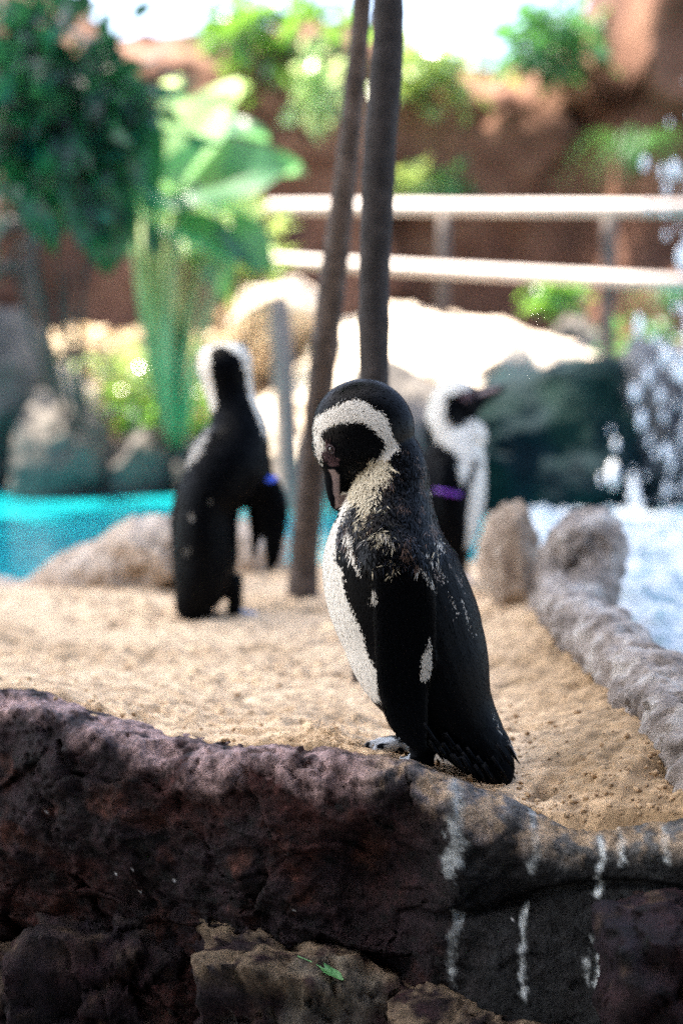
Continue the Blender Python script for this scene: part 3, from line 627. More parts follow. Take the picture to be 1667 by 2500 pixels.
W_FLANK = C2([(865, 375), (850, 455), (815, 500), (812, 660), (840, 640), (866, 600), (874, 540)])
H_STRIPE = C1([(252, 665), (285, 660), (314, 695), (318, 880), (302, 905), (290, 835), (280, 765), (272, 705)])
B_GREY = C1([(322, 820), (372, 815), (365, 850), (322, 890)])
P_EYE = C1([(235, 500), (262, 505), (258, 545), (250, 590), (330, 610), (318, 640), (270, 650), (222, 600), (232, 560)])
STREAK = [((1062, 1366), (1088, 1412)), ((1021, 1378), (1056, 1432)), ((1090, 1440), (1116, 1496)), ((1033, 1334), (1052, 1364)), ((1070, 1320), (1081, 1343)), ((1134, 1492), (1149, 1543)), ((1052, 1412), (1066, 1445)), ((1062, 1310), (1070, 1330)), ((940, 1300), (960, 1312)), ((925, 1345), (935, 1362)), ((1196, 1730), (1212, 1775)), ((1225, 1780), (1240, 1815)), ((1120, 1455), (1132, 1485)), ((900, 1312), (925, 1330))]
B_ALL = C1([(180, 650), (240, 650), (320, 640), (335, 890), (312, 960), (200, 960)])
def segd(u, v, a, b):
    a, b = np.array(a), np.array(b); d = b - a; t = np.clip(((u - a[0]) * d[0] + (v - a[1]) * d[1]) / (d @ d), 0, 1)
    return np.hypot(u - a[0] - t * d[0], v - a[1] - t * d[1])
def col_main(p, jit=0, rg=None):
    u, v = proj(p)
    ysh = 110 * np.clip((v - 1480) / 440, 0, 1) ** 2 * YM / FPX
    flip = (np.abs(p[:, 1] - YM + ysh) > 0.078) & (v > 1400) & (u > 905)
    if jit: u = u + rg.normal(size=len(u)) * jit; v = v + rg.normal(size=len(u)) * jit
    c = np.tile(BLACK, (len(u), 1))
    nb = ~flip
    c[pip(u, v, W_BELLY) & nb] = WHITE; c[pip(u, v, W_STRIPE)] = WHITE; c[pip(u, v, W_SPOT)] = WHITE * 0.5
    c[pip(u, v, W_FLANK)] = WHITE * 0.75
    c[pip(u, v, W_BAND)] = WHITE; c[pip(u, v, W_CREAM)] = CREAM
    c[pip(u, v, P_EYE)] = PINK * 0.35
    c[pip(u, v, B_ALL) & (np.abs(p[:, 1] - YM) < 0.034)] = BLACK * 1.5
    c[pip(u, v, H_STRIPE)] = HORN; c[pip(u, v, B_GREY)] = HORN * 0.7
    for a, b in STREAK: c[segd(u, v, a, b) < (2.2 if jit else 3.0)] = WHITE * 0.55
    ft = (p[:, 2] < 0.028) & (u < 1000)
    if ft.any():
        nz = fbm(p[ft], 55, 2, 3); c[ft] = np.where((nz > -0.12)[:, None], np.array([0.40, 0.43, 0.46]), BLACK * 2)
    return c
v, nr = arrays(me); set_cols(me, col_main(v)); me.materials.append(M['plume'])
bo = bpy.data.objects.new('body', me); COL.objects.link(bo); child(bo, main)
rg = np.random.default_rng(2); NF = 170000
p, nr = sample_faces(me, NF, rg); u, vv = proj(p)
beak = pip(u, vv, C1([(180, 640), (320, 620), (400, 790), (380, 830), (330, 960), (200, 960)])) & (np.abs(p[:, 1] - YM) < 0.035)
keep = (~beak) & (p[:, 2] > 0.035) & (np.hypot(u - 808, vv - 1097) > 17)
p, nr, u, vv = p[keep], nr[keep], u[keep], vv[keep]
hp = np.array([P(a, b, YM) for a, b in [(818, 1252), (826, 1150), (800, 1060), (840, 985), (900, 955), (965, 1000), (990, 1080), (1000, 1180), (990, 1300), (1000, 1420), (1020, 1560), (1070, 1700), (1150, 1820), (1235, 1935)]])
fl = flow_dir(p, hp); fb = flow_dir(p, hp[7:]); low = (vv > 1175)[:, None]; fl = np.where(low, fb, fl)
RUF = C1([(395, 800), (450, 690), (560, 600), (680, 540), (780, 560), (860, 760), (930, 950), (940, 1150), (820, 1240), (600, 1250), (430, 1160), (330, 1100), (340, 960)])
ruf = pip(u + rg.normal(size=len(u)) * 14, vv + rg.normal(size=len(u)) * 14, RUF)
cols = col_main(p, 3.0, rg)
mid = ruf & (cols[:, 0] < 0.1)
patch = fbm((p - p.mean(0)) @ np.array([[1, 0, .30], [0, 1, 0], [-.35, 0, .40]]), 62, 2, 9)
rr_ = rg.random(len(u)); dfront = np.clip((960 - u) / 150, 0, 1)
wsel = mid & (patch > 0.40 - 0.30 * dfront) & (rr_ < 0.7); cols[wsel] = CREAM * rg.uniform(0.5, 1.05, (wsel.sum(), 1))
bsel = mid & (~wsel) & (patch < -0.22) & (rr_ < 0.7); cols[bsel] = BROWN * rg.uniform(0.4, 1.1, (bsel.sum(), 1))
gsel = mid & (~wsel) & (~bsel) & (rr_ > 0.92); cols[gsel] = np.array([0.02, 0.023, 0.032])
bk = (cols[:, 0] < 0.1) & (~ruf) & pip(u, vv, C1([(650, 420), (780, 420), (1150, 1530), (1000, 1560), (820, 1260), (700, 900)])) & (fbm(p @ np.array([[1, 0, .3], [0, 1, 0], [-.3, 0, .35]]), 60, 2, 33) > 0.30) & (rr_ < 0.28); cols[bk] = np.array([0.2, 0.17, 0.15])
tuft = ruf & (rg.random(len(u)) < 0.9)
head = vv < 1135
L = np.where(head, 0.0065, 0.008) * rg.uniform(0.7, 1.3, len(u)); Wd = np.where(head, 0.0009, 0.0015) * rg.uniform(0.8, 1.3, len(u))
flip = np.abs(p[:, 1] - YM + 110 * np.clip((vv - 1480) / 440, 0, 1) ** 2 * YM / FPX) > 0.083
L[flip & ~ruf] *= 0.5; Wd[flip & ~ruf] *= 0.6
lift = np.full(len(u), 0.07) + 0.05 * rg.random(len(u)); lift[flip & ~ruf] = 0.03
lift[tuft] = 0.05 + 0.30 * rg.random(tuft.sum()) ** 2.2; L[tuft] *= rg.uniform(0.9, 1.7, tuft.sum()); Wd[tuft] *= 0.95
lift[tuft & (u > 1015)] *= 0.45; tail_ = (u > 1120) & (vv > 1770); L[tail_] *= 2.6; Wd[tail_] *= 1.3; lift[tail_] = 0.04 + 0.05 * rg.random(tail_.sum())
white = cols[:, 0] > 0.3; lift[white & head] = 0.03; belly = white & (vv > 1250); L[belly] *= 1.3; lift[belly] = 0.025 + 0.03 * rg.random(belly.sum())
fl = fl + np.where(tuft[:, None], rg.normal(size=fl.shape) * 0.38 * np.linalg.norm(fl, axis=1)[:, None], 0)
cols = cols * np.where(white, rg.uniform(0.85, 1.12, len(u)), rg.uniform(0.6, 1.4, len(u)))[:, None]
gl = tuft | (head & ~white)
for sel, mt, nm_ in ((~gl, M['feather'], 'feathers'), (gl, M['wetfeather'], 'ruff_feathers')):
    V, F, C = feathers(p[sel], nr[sel], fl[sel], L[sel], Wd[sel], lift[sel], cols[sel], rg)
    fo = mesh_obj(nm_, V, F, mt, cols=C); child(fo, main); stuff(fo)
# stiff tail feathers
tl = []
for k in range(90):
    f_ = k / 89; yt = YM - 0.058
    a = P(1130 + f_ * 90 + rg.uniform(-20, 20), 1800 + 40 * (1 - f_) + rg.uniform(-20, 20), yt + rg.uniform(-0.035, 0.035))
    e = P(1075 + f_ * 192 + rg.uniform(-8, 8), np.interp(f_, [0, .3, .62, .85, 1], [1846, 1880, 1920, 1924, 1885]) + rg.uniform(-24, 9), yt + rg.uniform(-0.045, 0.02))
    a = e + (P(1130, 1790, yt) - P(1218, 1918, yt)) * rg.uniform(0.25, 0.5)
    tl.append(tube([a, a * 0.45 + e * 0.55, e], [0.0028, 0.0022, 0.0003], 5))
V, F = merge(tl); C = np.tile(BLACK * 1.2, (len(V), 1)); to = mesh_obj('tail_feathers', V, F, M['feather'], cols=C); child(to, main); stuff(to)
# trailing fringe where wing meets flank
fr = []
for k in range(26):
    vv0 = 1560 + k * 4.3; a = P(1046 - 0.11 * (vv0 - 1560), vv0, YM - 0.088); e = P(1022 - 0.10 * (vv0 - 1560), vv0 + 10, YM - 0.094)
bv = BVHTree.FromPolygons([tuple(x) for x in arrays(me)[0]], [tuple(pl.vertices) for pl in me.polygons])
def hit(bvh, u, v):
    d = Vector(P(u, v, 3.0) - CAM).normalized(); r = bvh.ray_cast(Vector(CAM), d); return r[0], r[1]
def eye_on(root, bvh, u, v, r):
    h_, n_ = hit(bvh, u, v)
    if h_ is None: return
    q, f = ico(3); eb = mesh_obj('eye', q * r * 0.8, f, M['eye']); eb.location = h_ - n_ * r * 0.35; child_keep(eb, root)
    bm = bmesh.new(); V, F = [], []; a = n_.orthogonal().normalized(); b = n_.cross(a)
    for i in range(28):
        for j in range(8):
            t, s = 2 * math.pi * i / 28, 2 * math.pi * j / 8
            rad = r * (1.05 + 0.22 * math.cos(s)); V.append(h_ + (a * math.cos(t) + b * math.sin(t)) * rad + n_ * (r * 0.22 * math.sin(s) + r * 0.06))
    for i in range(28):
        for j in range(8): F.append([i * 8 + j, ((i + 1) % 28) * 8 + j, ((i + 1) % 28) * 8 + (j + 1) % 8, i * 8 + (j + 1) % 8])
    ring = mesh_obj('eyelid', [tuple(x) for x in V], F, M['eyering']); child(ring, root); bm.free()
def child_keep(o, root):
    o.parent = root; o.matrix_parent_inverse = Matrix.Translation(-Vector(root.location)); return o
eye_on(main, bv, 808, 1097, 0.0052)

# --- shared finish for the two penguins further back
def finish(root, me, colf, path, nf, seed, minz=0.03, skip=None, head_v=1000):
    v, nr = arrays(me); set_cols(me, colf(v)); me.materials.append(M['plume'])
    b = bpy.data.objects.new('body', me); COL.objects.link(b); child(b, root)
    rg = np.random.default_rng(seed); p, nr = sample_faces(me, nf, rg); u, vv = proj(p)
    k = p[:, 2] > minz
    if skip is not None: k &= ~skip(u, vv)
    p, nr, u, vv = p[k], nr[k], u[k], vv[k]
    c = colf(p, 3.0, rg) * rg.uniform(0.75, 1.2, (len(u), 1)); fl = flow_dir(p, path)
    V, F, C = feathers(p, nr, fl, np.where(vv < head_v, 0.009, 0.014) * rg.uniform(.7, 1.3, len(u)), 0.004 * rg.uniform(.8, 1.3, len(u)), 0.08 + 0.08 * rg.random(len(u)), c, rg)
    f = mesh_obj('feathers', V, F, M['feather'], cols=C); child(f, root); stuff(f)
    return BVHTree.FromPolygons([tuple(x) for x in v], [tuple(pl.vertices) for pl in me.polygons])
def band(root, u, v, Y, s, a, b, tilt, mat, label, hw=0.0075):
    px = Y / FPX; c = P(u, v, Y - s * px); V, F = [], []; n = 32
    ct, sn = math.cos(tilt), math.sin(tilt)
    for r, h in ((1.0, -1), (1.12, -0.6), (1.12, 0.6), (1.0, 1)):
        for k in range(n):
            t = 2 * math.pi * k / n; x = a * px * r * math.cos(t); z = h * hw
            V.append(c + np.array([x * ct - z * sn, b * px * r * math.sin(t), x * sn + z * ct]))
    for j in range(4):
        for k in range(n): F.append([j * n + k, j * n + (k + 1) % n, ((j + 1) % 4) * n + (k + 1) % n, ((j + 1) % 4) * n + k])
    o = mesh_obj('flipper_band', V, F, mat); o['label'] = label; return child(o, root)

# --- the penguin seen from behind
Y2 = 3.10
p2 = empty('penguin', tuple(P(500, 1505, Y2))); p2.location.z = 0.0
tag(p2, 'penguin seen from behind with a blue band on its held-out flipper, head lifted', 'penguin')
S3 = lambda rows: [(350 + .323 * r[0], 800 + .323 * r[1], .323 * r[2], *r[3:]) for r in rows]
parts = [loft(S3([(608, 122, 105, 28), (610, 160, 168, 44, 6), (612, 240, 204, 58, 6), (622, 330, 200, 60, 4), (642, 430, 182, 58), (668, 540, 172, 58), (698, 640, 186, 68), (715, 760, 224, 82), (690, 880, 272, 96), (650, 1000, 312, 106), (578, 1150, 290, 112), (512, 1270, 250, 112), (484, 1400, 234, 112), (474, 1550, 236, 112), (471, 1720, 238, 106), (455, 1850, 226, 96, 6), (434, 1950, 204, 82, 14), (396, 2050, 165, 60, 26), (360, 2140, 118, 40, 34), (345, 2200, 80, 28, 40)]), Y2, 28, 4),
         loft(S3([(850, 880, 80, 34), (890, 1000, 72, 26), (905, 1110, 76, 18), (930, 1200, 108, 14), (960, 1330, 132, 12), (978, 1470, 112, 11), (988, 1600, 74, 10), (978, 1720, 52, 9), (958, 1820, 14, 7)]), Y2, 18, 4),
         loft(S3([(850, 1180, 70, 12, -8), (850, 1350, 62, 10, -10), (856, 1500, 46, 9, -12), (842, 1640, 26, 8, -12), (830, 1735, 8, 6, -12)]), Y2, 16, 4),
         loft(S3([(440, 1000, 70, 40, 5), (345, 1180, 70, 34, 10), (285, 1400, 70, 26, 14), (275, 1600, 62, 22, 16), (268, 1800, 40, 16, 18), (265, 1900, 10, 8, 18)]), Y2, 16, 4),
         loft(S3([(660, 1880, 85, 36), (690, 1990, 60, 26), (690, 2090, 54, 22), (684, 2200, 58, 22)]), Y2, 16, 4),
         loft(S3([(440, 1950, 80, 36), (440, 2080, 60, 26), (440, 2180, 56, 22)]), Y2, 16, 4)]
parts += foot(350 + .323 * 690, 1512, Y2, 66, dirx=1, fwd=-0.4) + foot(350 + .323 * 440, 1512, Y2, 56, dirx=1, fwd=-0.9)
me = fuse(parts, 0.005, 2)
K2L = C3([(480, 60), (430, 170), (400, 300), (440, 500), (505, 650), (560, 592), (528, 450), (508, 300), (512, 150), (600, 140), (600, 60)])
K2R = C3([(590, 60), (700, 90), (830, 200), (840, 400), (890, 640), (955, 850), (915, 812), (838, 640), (790, 500), (766, 320), (722, 205), (650, 160), (590, 140)])
K2S = C3([(390, 880), (520, 720), (510, 800), (430, 960), (350, 1030), (330, 1010)])
def col2(p, jit=0, rg=None):
    u, v = proj(p)
    if jit: u = u + rg.normal(size=len(u)) * jit; v = v + rg.normal(size=len(u)) * jit
    c = np.tile(BLACK, (len(u), 1)); c[pip(u, v, K2L)] = WHITE; c[pip(u, v, K2R)] = WHITE; c[pip(u, v, K2S)] = WHITE * 0.5
    c[(p[:, 1] > Y2 + 0.07) & (v > 1050) & (v < 1400)] = WHITE
    for q in C3([(510, 1290), (375, 1410), (330, 1660)]): c[np.hypot(u - q[0] + 0.3 * (v - q[1]), (v - q[1]) / 2.4) < 3.5] = WHITE * 0.22
    c[(p[:, 2] < 0.022) & (u > 590)] = np.array([0.30, 0.33, 0.4])
    return c
finish(p2, me, col2, np.array([P(a, b, Y2) for a, b in [(545, 800), (550, 900), (565, 1000), (545, 1150), (505, 1300), (500, 1420), (460, 1520)]]), 16000, 5)
band(p2, 648, 1168, Y2, 0, 26, 20, -0.12, M['blue'], 'bright blue band round the upper flipper')

# --- the penguin behind the preening one
Y3 = 3.74
p3_ = empty('penguin', tuple(P(1090, 1430, Y3))); p3_.location.z = 0.0
tag(p3_, 'penguin with its beak raised and a purple flipper band, half hidden behind the preening one', 'penguin')
S4 = lambda rows: [(950 + .4573 * r[0], 880 + .4573 * r[1], .4573 * r[2], *r[3:]) for r in rows]
parts = [loft(S4([(345, 150, 80, 30), (330, 220, 105, 42), (312, 300, 112, 46), (310, 370, 125, 50), (335, 440, 150, 62), (338, 520, 172, 74), (322, 620, 190, 86), (308, 750, 196, 90), (292, 880, 180, 88), (285, 1000, 150, 80), (280, 1100, 128, 66), (260, 1170, 90, 46), (215, 1215, 50, 26)]), Y3, 26, 4),
         ell(*[950 + .4573 * 362, 880 + .4573 * 222], 62, 54, 42, Y3), ell(950 + .4573 * 440, 880 + .4573 * 400, 36, 38, 46, Y3),
         loft(S4([(415, 230, 86, 36), (455, 208, 66, 28), (510, 180, 46, 18), (575, 158, 32, 12), (622, 146, 10, 6)]), Y3, 16, 4),
         loft(S4([(300, 520, 50, 26, 66), (325, 600, 66, 14, 84), (338, 720, 70, 11, 92), (352, 850, 60, 10, 90), (372, 960, 40, 9, 84), (385, 1040, 10, 7, 80)]), Y3, 16, 4),
         loft(S4([(350, 1080, 60, 34, 26), (385, 1160, 40, 22, 26), (395, 1215, 38, 20, 26)]), Y3, 14, 4), loft(S4([(300, 1080, 60, 34, -26), (330, 1160, 40, 22, -26), (340, 1210, 38, 20, -26)]), Y3, 14, 4)]
parts += foot(950 + .4573 * 395, 1440, Y3 - 0.03, 52, dirx=1, fwd=0.3) + foot(950 + .4573 * 340, 1436, Y3 + 0.03, 50, dirx=1, fwd=0.1)
me = fuse(parts, 0.005, 2)
K3W = C4([(330, 90), (200, 200), (195, 260), (240, 400), (300, 450), (362, 490), (368, 620), (392, 645), (440, 540), (480, 490), (540, 540), (540, 400), (505, 330), (440, 308), (390, 345), (340, 342), (303, 280), (308, 190), (370, 175), (440, 152), (430, 95)])
K3B = C4([(480, 490), (560, 500), (560, 700), (520, 900), (410, 1000), (388, 830), (415, 720), (440, 640), (470, 540)])
K3F = C4([(470, 168), (510, 150), (585, 135), (585, 158), (500, 182), (470, 186)])
K3P = C4([(370, 180), (440, 160), (450, 195), (430, 215), (400, 210)])
def col3(p, jit=0, rg=None):
    u, v = proj(p)
    flip = (p[:, 1] < Y3 - 0.082) & (v > 1140)
    if jit: u = u + rg.normal(size=len(u)) * jit; v = v + rg.normal(size=len(u)) * jit
    c = np.tile(BLACK, (len(u), 1)); c[pip(u, v, K3W)] = WHITE; c[pip(u, v, K3B) & ~flip] = WHITE; c[pip(u, v, K3F)] = HORN; c[pip(u, v, K3P)] = PINK * 0.5
    c[(p[:, 2] < 0.03) & (u > 1115)] = np.array([0.42, 0.40, 0.43])
    return c
b3v = finish(p3_, me, col3, np.array([P(a, b, Y3) for a, b in [(1150, 950), (1090, 960), (1050, 1020), (1060, 1100), (1080, 1200), (1080, 1330), (1050, 1430)]]), 12000, 6, skip=lambda u, v: (u > 1160) & (v < 1010))
band(p3_, 950 + .4573 * 318, 880 + .4573 * 705, Y3, 90, 31, 22, -0.2, M['purple'], 'purple band round the flipper', 0.005)
eye_on(p3_, b3v, 950 + .4573 * 415, 880 + .4573 * 212, 0.0055)

# ------------------------------------------------------------------ the two slim trees
def slim_tree(path, rad, mat, label, seed, crown_c):
    pth = catmull([P(*q) for q in path], 10)
    top = pth[-1]; base_ = Vector(pth[0]); t = empty('slim_tree', tuple(base_)); tag(t, label, 'tree', 'slim trees rising from the sand')
    ext = catmull([top, top * 0.5 + np.array(crown_c) * 0.5 + np.array([0, 0, 0.1]), np.array(crown_c)], 8)[1:]
    full = np.vstack([pth, ext]); rr2 = np.r_[np.interp(np.linspace(0, 1, len(pth)), np.linspace(0, 1, len(rad)), rad), np.linspace(rad[-1], 0.008, len(ext))]
    s = 26; fine = np.interp(np.linspace(0, len(full) - 1, 260), np.arange(len(full)), np.arange(len(full)))
    ii = np.linspace(0, len(full) - 1, 260); path2 = np.stack([np.interp(ii, np.arange(len(full)), full[:, k]) for k in range(3)], 1); r2 = np.interp(ii, np.arange(len(full)), rr2)
    V, F = tube(path2, r2, s); V = np.array(V); ctr = np.repeat(path2, s, 0); n = V - ctr; n /= np.linalg.norm(n, axis=1)[:, None]
    rings = 0.06 * np.exp(-((np.modf((V[:, 2] * 4.1 + 0.2 * noise3(V * 3, seed)))[0] - 0.5) / 0.06) ** 2)
    V = V + n * (np.repeat(r2, s) * (0.12 * fbm(V * np.array([1, 1, 0.35]), 22, 3, seed) + rings))[:, None]
    child(mesh_obj('trunk', V, F, mat), t)
    limbs = []
    rgx = np.random.default_rng(seed)
    for k in range(7):
        a = full[-6 + k % 5]; d = rgx.normal(size=3) * 0.5; d[2] = abs(d[2]) * 0.6 + 0.15
        limbs.append(tube(catmull([a, a + d * 0.5 + [0, 0, .05], a + d], 5), np.linspace(0.012, 0.004, 11), 7))
    V, F = merge(limbs); child(mesh_obj('limbs', V, F, mat), t)
    cr = leaf_cloud('crown', crown_c, (0.75, 0.75, 0.4), 420, 0.11, M['leaf'], seed + 4); child(cr, t)
    return t
slim_tree([(738, 1462, 3.45), (745, 1330, 3.42), (772, 1050, 3.3), (800, 780, 3.15), (836, 500, 3.0), (862, 260, 2.9), (885, 0, 2.8), (898, -160, 2.75)], [0.040, 0.034, 0.032, 0.030, 0.025, 0.021, 0.018, 0.016], M['barklight'], 'slim leaning tree trunk, paler of two, beside the penguin with the blue band', 31, (0.25, 2.75, 2.7))
slim_tree([(900, 1690, 2.42), (905, 1400, 2.42), (912, 1000, 2.42), (913, 700, 2.42), (925, 400, 2.4), (945, 120, 2.38), (953, -160, 2.36)], [0.029, 0.027, 0.0255, 0.0255, 0.027, 0.026, 0.024], M['bark'], 'dark slim tree trunk rising right behind the preening penguin', 33, (0.2, 2.4, 2.6))
# grey stake further back
st_p = catmull([P(706, 1300, 6.6), P(697, 1000, 6.6), P(688, 860, 6.6), P(680, 735, 6.65)], 6)
V, F = tube(st_p, np.linspace(0.056, 0.05, len(st_p)), 14); V = np.array(V) ; V = V + 0.006 * np.stack([fbm(V, 12, 2, 1)] * 3, 1)
tag(mesh_obj('cut_trunk', V, F, M['greybark']), 'stubby grey brown trunk standing in the pool behind the leaning tree', 'trunk')

# ------------------------------------------------------------------ far rocks
def R_(label, u0, u1, v0, v1, y, mat, **k):
    return tag(rockpx('boulder', u0, u1, v0, v1, y, mat, **k), label, 'boulder')
tag(rock('boulder', (0.50, 8.75, 0.08), (1.20, 1.75, 0.80), M['pale'], seed=21, amp=0.14, facets=9, freq=2.0, sub=6, fine=0.03), 'huge sunlit white boulder below the railing', 'boulder')
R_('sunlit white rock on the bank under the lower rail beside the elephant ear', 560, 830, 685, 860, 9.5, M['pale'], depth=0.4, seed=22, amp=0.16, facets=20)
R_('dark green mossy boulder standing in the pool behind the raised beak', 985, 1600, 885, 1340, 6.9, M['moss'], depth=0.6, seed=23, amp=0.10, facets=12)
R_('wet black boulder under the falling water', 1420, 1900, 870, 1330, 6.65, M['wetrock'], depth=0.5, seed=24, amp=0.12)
tag(rock('boulder', (2.02, 6.55, 0.75), (0.36, 0.4, 1.35), M['wetrock'], seed=50, amp=0.12), 'tall wet rock pillar that the water falls from', 'boulder')
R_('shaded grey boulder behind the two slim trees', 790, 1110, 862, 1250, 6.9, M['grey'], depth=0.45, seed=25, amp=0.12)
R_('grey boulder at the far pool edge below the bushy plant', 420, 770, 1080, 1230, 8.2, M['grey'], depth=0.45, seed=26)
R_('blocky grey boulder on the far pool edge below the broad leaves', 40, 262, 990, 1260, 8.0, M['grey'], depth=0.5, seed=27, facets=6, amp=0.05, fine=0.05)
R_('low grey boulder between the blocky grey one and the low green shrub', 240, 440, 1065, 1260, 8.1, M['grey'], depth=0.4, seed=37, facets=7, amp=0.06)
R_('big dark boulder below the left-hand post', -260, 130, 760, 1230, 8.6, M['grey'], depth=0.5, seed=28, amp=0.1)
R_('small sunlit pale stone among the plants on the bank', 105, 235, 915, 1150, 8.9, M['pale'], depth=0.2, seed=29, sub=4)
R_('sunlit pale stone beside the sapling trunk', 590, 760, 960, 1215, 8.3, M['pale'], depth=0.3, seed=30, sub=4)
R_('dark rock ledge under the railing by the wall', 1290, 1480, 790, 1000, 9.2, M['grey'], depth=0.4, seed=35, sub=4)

# ------------------------------------------------------------------ terracotta cliff
cl = empty('rock_cliff', (0, 12.5, 0)); tag(cl, 'tall terracotta red artificial rock cliff closing the enclosure', 'cliff')
NU, NV = 300, 130
gx, gt = np.meshgrid(np.linspace(-8, 8, NU), np.linspace(0, 1, NV)); x = gx.ravel(); t = gt.ravel()
p0 = np.stack([x, np.zeros_like(x), np.zeros_like(x)], 1)
top = np.interp(x, [-8, -2.6, -1.9, -0.9, 0.2, 0.9, 1.6, 2.05, 2.4, 8], [4.2, 4.0, 3.75, 3.7, 3.85, 3.45, 3.5, 3.7, 5.2, 5.6]) + 0.25 * fbm(p0, 1.3, 3, 3)
z = -0.9 + t * (top + 0.9)
q = np.stack([x, np.full_like(x, 12.6), z], 1)
yy = 12.6 - 0.9 * sstep(1.9, 2.5, x) - 0.3 * np.clip(ridge(q * np.array([1, 1, 0.6]) @ np.array([[0.8, 0, 0.6], [0, 1, 0], [-0.6, 0, 0.8]]), 0.55, 3, 7), -0.6, 1.5) - 0.10 * fbm(q, 1.8, 4, 12) - 0.35 * chips(q + 0.3 * np.stack([fbm(q, 1, 2, 1), fbm(q, 1, 2, 2), fbm(q, 1, 2, 3)], 1), 0.6, 9)[0] + 0.5 * sstep(0.9, 1.0, t)
child(mesh_obj('cliff_face', np.stack([x, yy, z], 1), grid_faces(NU, NV), M['cliff']), cl)

# ------------------------------------------------------------------ railings
def bar(a, b, r, n=10, k=8):
    a, b = np.array(a), np.array(b); pth = [a + (b - a) * i / (k - 1) for i in range(k)]
    V, F = tube(pth, [r] * k, n); V = np.array(V); V += 0.006 * np.stack([fbm(V, 2.5, 2, 3)] * 3, 1); return V, F
rl = empty('railing', tuple(P(1490, 880, 8.1))); tag(rl, 'two-rail wooden railing in sunlight in front of the red cliff', 'railing')
V, F = bar(P(520, 505, 9.6), P(1750, 508, 7.55), 0.040); child(mesh_obj('rail', V, F, M['rail']), rl)
V, F = bar(P(520, 628, 9.6), P(1750, 695, 7.55), 0.038); child(mesh_obj('rail', V, F, M['rail']), rl)
for u, y in ((1085, 8.70), (1488, 8.02)):
    V, F = bar(P(u, 500, y), P(u - 16, 1060, y), 0.038); child(mesh_obj('post', V, F, M['post']), rl)
rl2 = empty('railing', tuple(P(75, 760, 9.0))); tag(rl2, 'short grey railing section beside the dark leafy tree', 'railing')
for v in (545, 655):
    V, F = bar(P(-250, v, 9.0), P(82, v, 9.0), 0.036); child(mesh_obj('rail', V, F, M['post']), rl2)
V, F = bar(P(78, 520, 9.0), P(75, 1130, 9.0), 0.04); child(mesh_obj('post', V, F, M['post']), rl2)

# ------------------------------------------------------------------ plants
def broad_plant(name, label, base_px, y0, specs, mat, seed, stalk_mat, sr=0.02):
    b = P(*base_px, 8.45); t = empty(name, tuple(b)); tag(t, label, 'plant', None); rg = np.random.default_rng(seed)
    for i, (u, v, L, W, ang, tiltf) in enumerate(specs):
        y = y0 + rg.uniform(-0.35, 0.35); at = P(u, v, y)
        mid_ = np.array([b[0] * 0.35 + at[0] * 0.65, y0 * 0.5 + y * 0.5, b[2] * 0.4 + at[2] * 0.6])
        V, F = tube(catmull([b, mid_, at], 7), np.linspace(sr, sr * 0.5, 15), 8); s = mesh_obj('stalk', V, F, stalk_mat); child(s, t)
        d = (math.cos(ang), -0.25, math.sin(ang)); nrm = (rg.uniform(-0.3, 0.3), -tiltf, 0.8)
        V, F = big_leaf(at, d, nrm, L, W, seed + i); child(mesh_obj('leaf', V, F, mat if (i % 2 == 0 or mat is M['darkleaf']) else M['shadedleaf']), t)
    return t
R2 = math.radians
broad_plant('elephant_ear', 'broad-leaved elephant ear plant glowing in sunlight beside the railing', (425, 1185), 7.4,
            [(400, 470, 0.66, 0.52, R2(62), 0.9), (440, 470, 0.60, 0.50, R2(20), 0.9), (380, 420, 0.5, 0.44, R2(80), 0.5), (470, 330, 0.4, 0.34, R2(10), 0.5), (520, 520, 0.36, 0.32, R2(60), 0.4), (330, 360, 0.42, 0.34, R2(100), 0.5), (420, 640, 0.3, 0.22, R2(40), 0.5), (480, 560, 0.4, 0.3, R2(-60), 0.4), (420, 520, 0.5, 0.36, R2(115), 0.7), (360, 470, 0.45, 0.34, R2(150), 0.7), (450, 420, 0.45, 0.4, R2(-25), 0.8), (430, 560, 0.42, 0.30, R2(-15), 0.6), (400, 430, 0.42, 0.3, R2(-110), 0.7), (350, 500, 0.34, 0.26, R2(-120), 0.6), (500, 600, 0.36, 0.3, R2(10), 0.5), (560, 560, 0.30, 0.26, R2(-40), 0.6)], M['bigleaf'], 60, M['stalk'], 0.030)
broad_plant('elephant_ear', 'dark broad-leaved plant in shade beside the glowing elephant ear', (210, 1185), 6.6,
            [(150, 380, 0.45, 0.34, R2(-100), 0.8), (230, 430, 0.42, 0.32, R2(-80), 0.8), (120, 300, 0.42, 0.3, R2(-120), 0.8), (280, 480, 0.36, 0.26, R2(-95), 0.8), (60, 330, 0.4, 0.3, R2(-140), 0.8), (300, 300, 0.36, 0.28, R2(-60), 0.8), (200, 250, 0.4, 0.3, R2(200), 0.8)], M['darkleaf'], 80, M['bark'], 0.012)
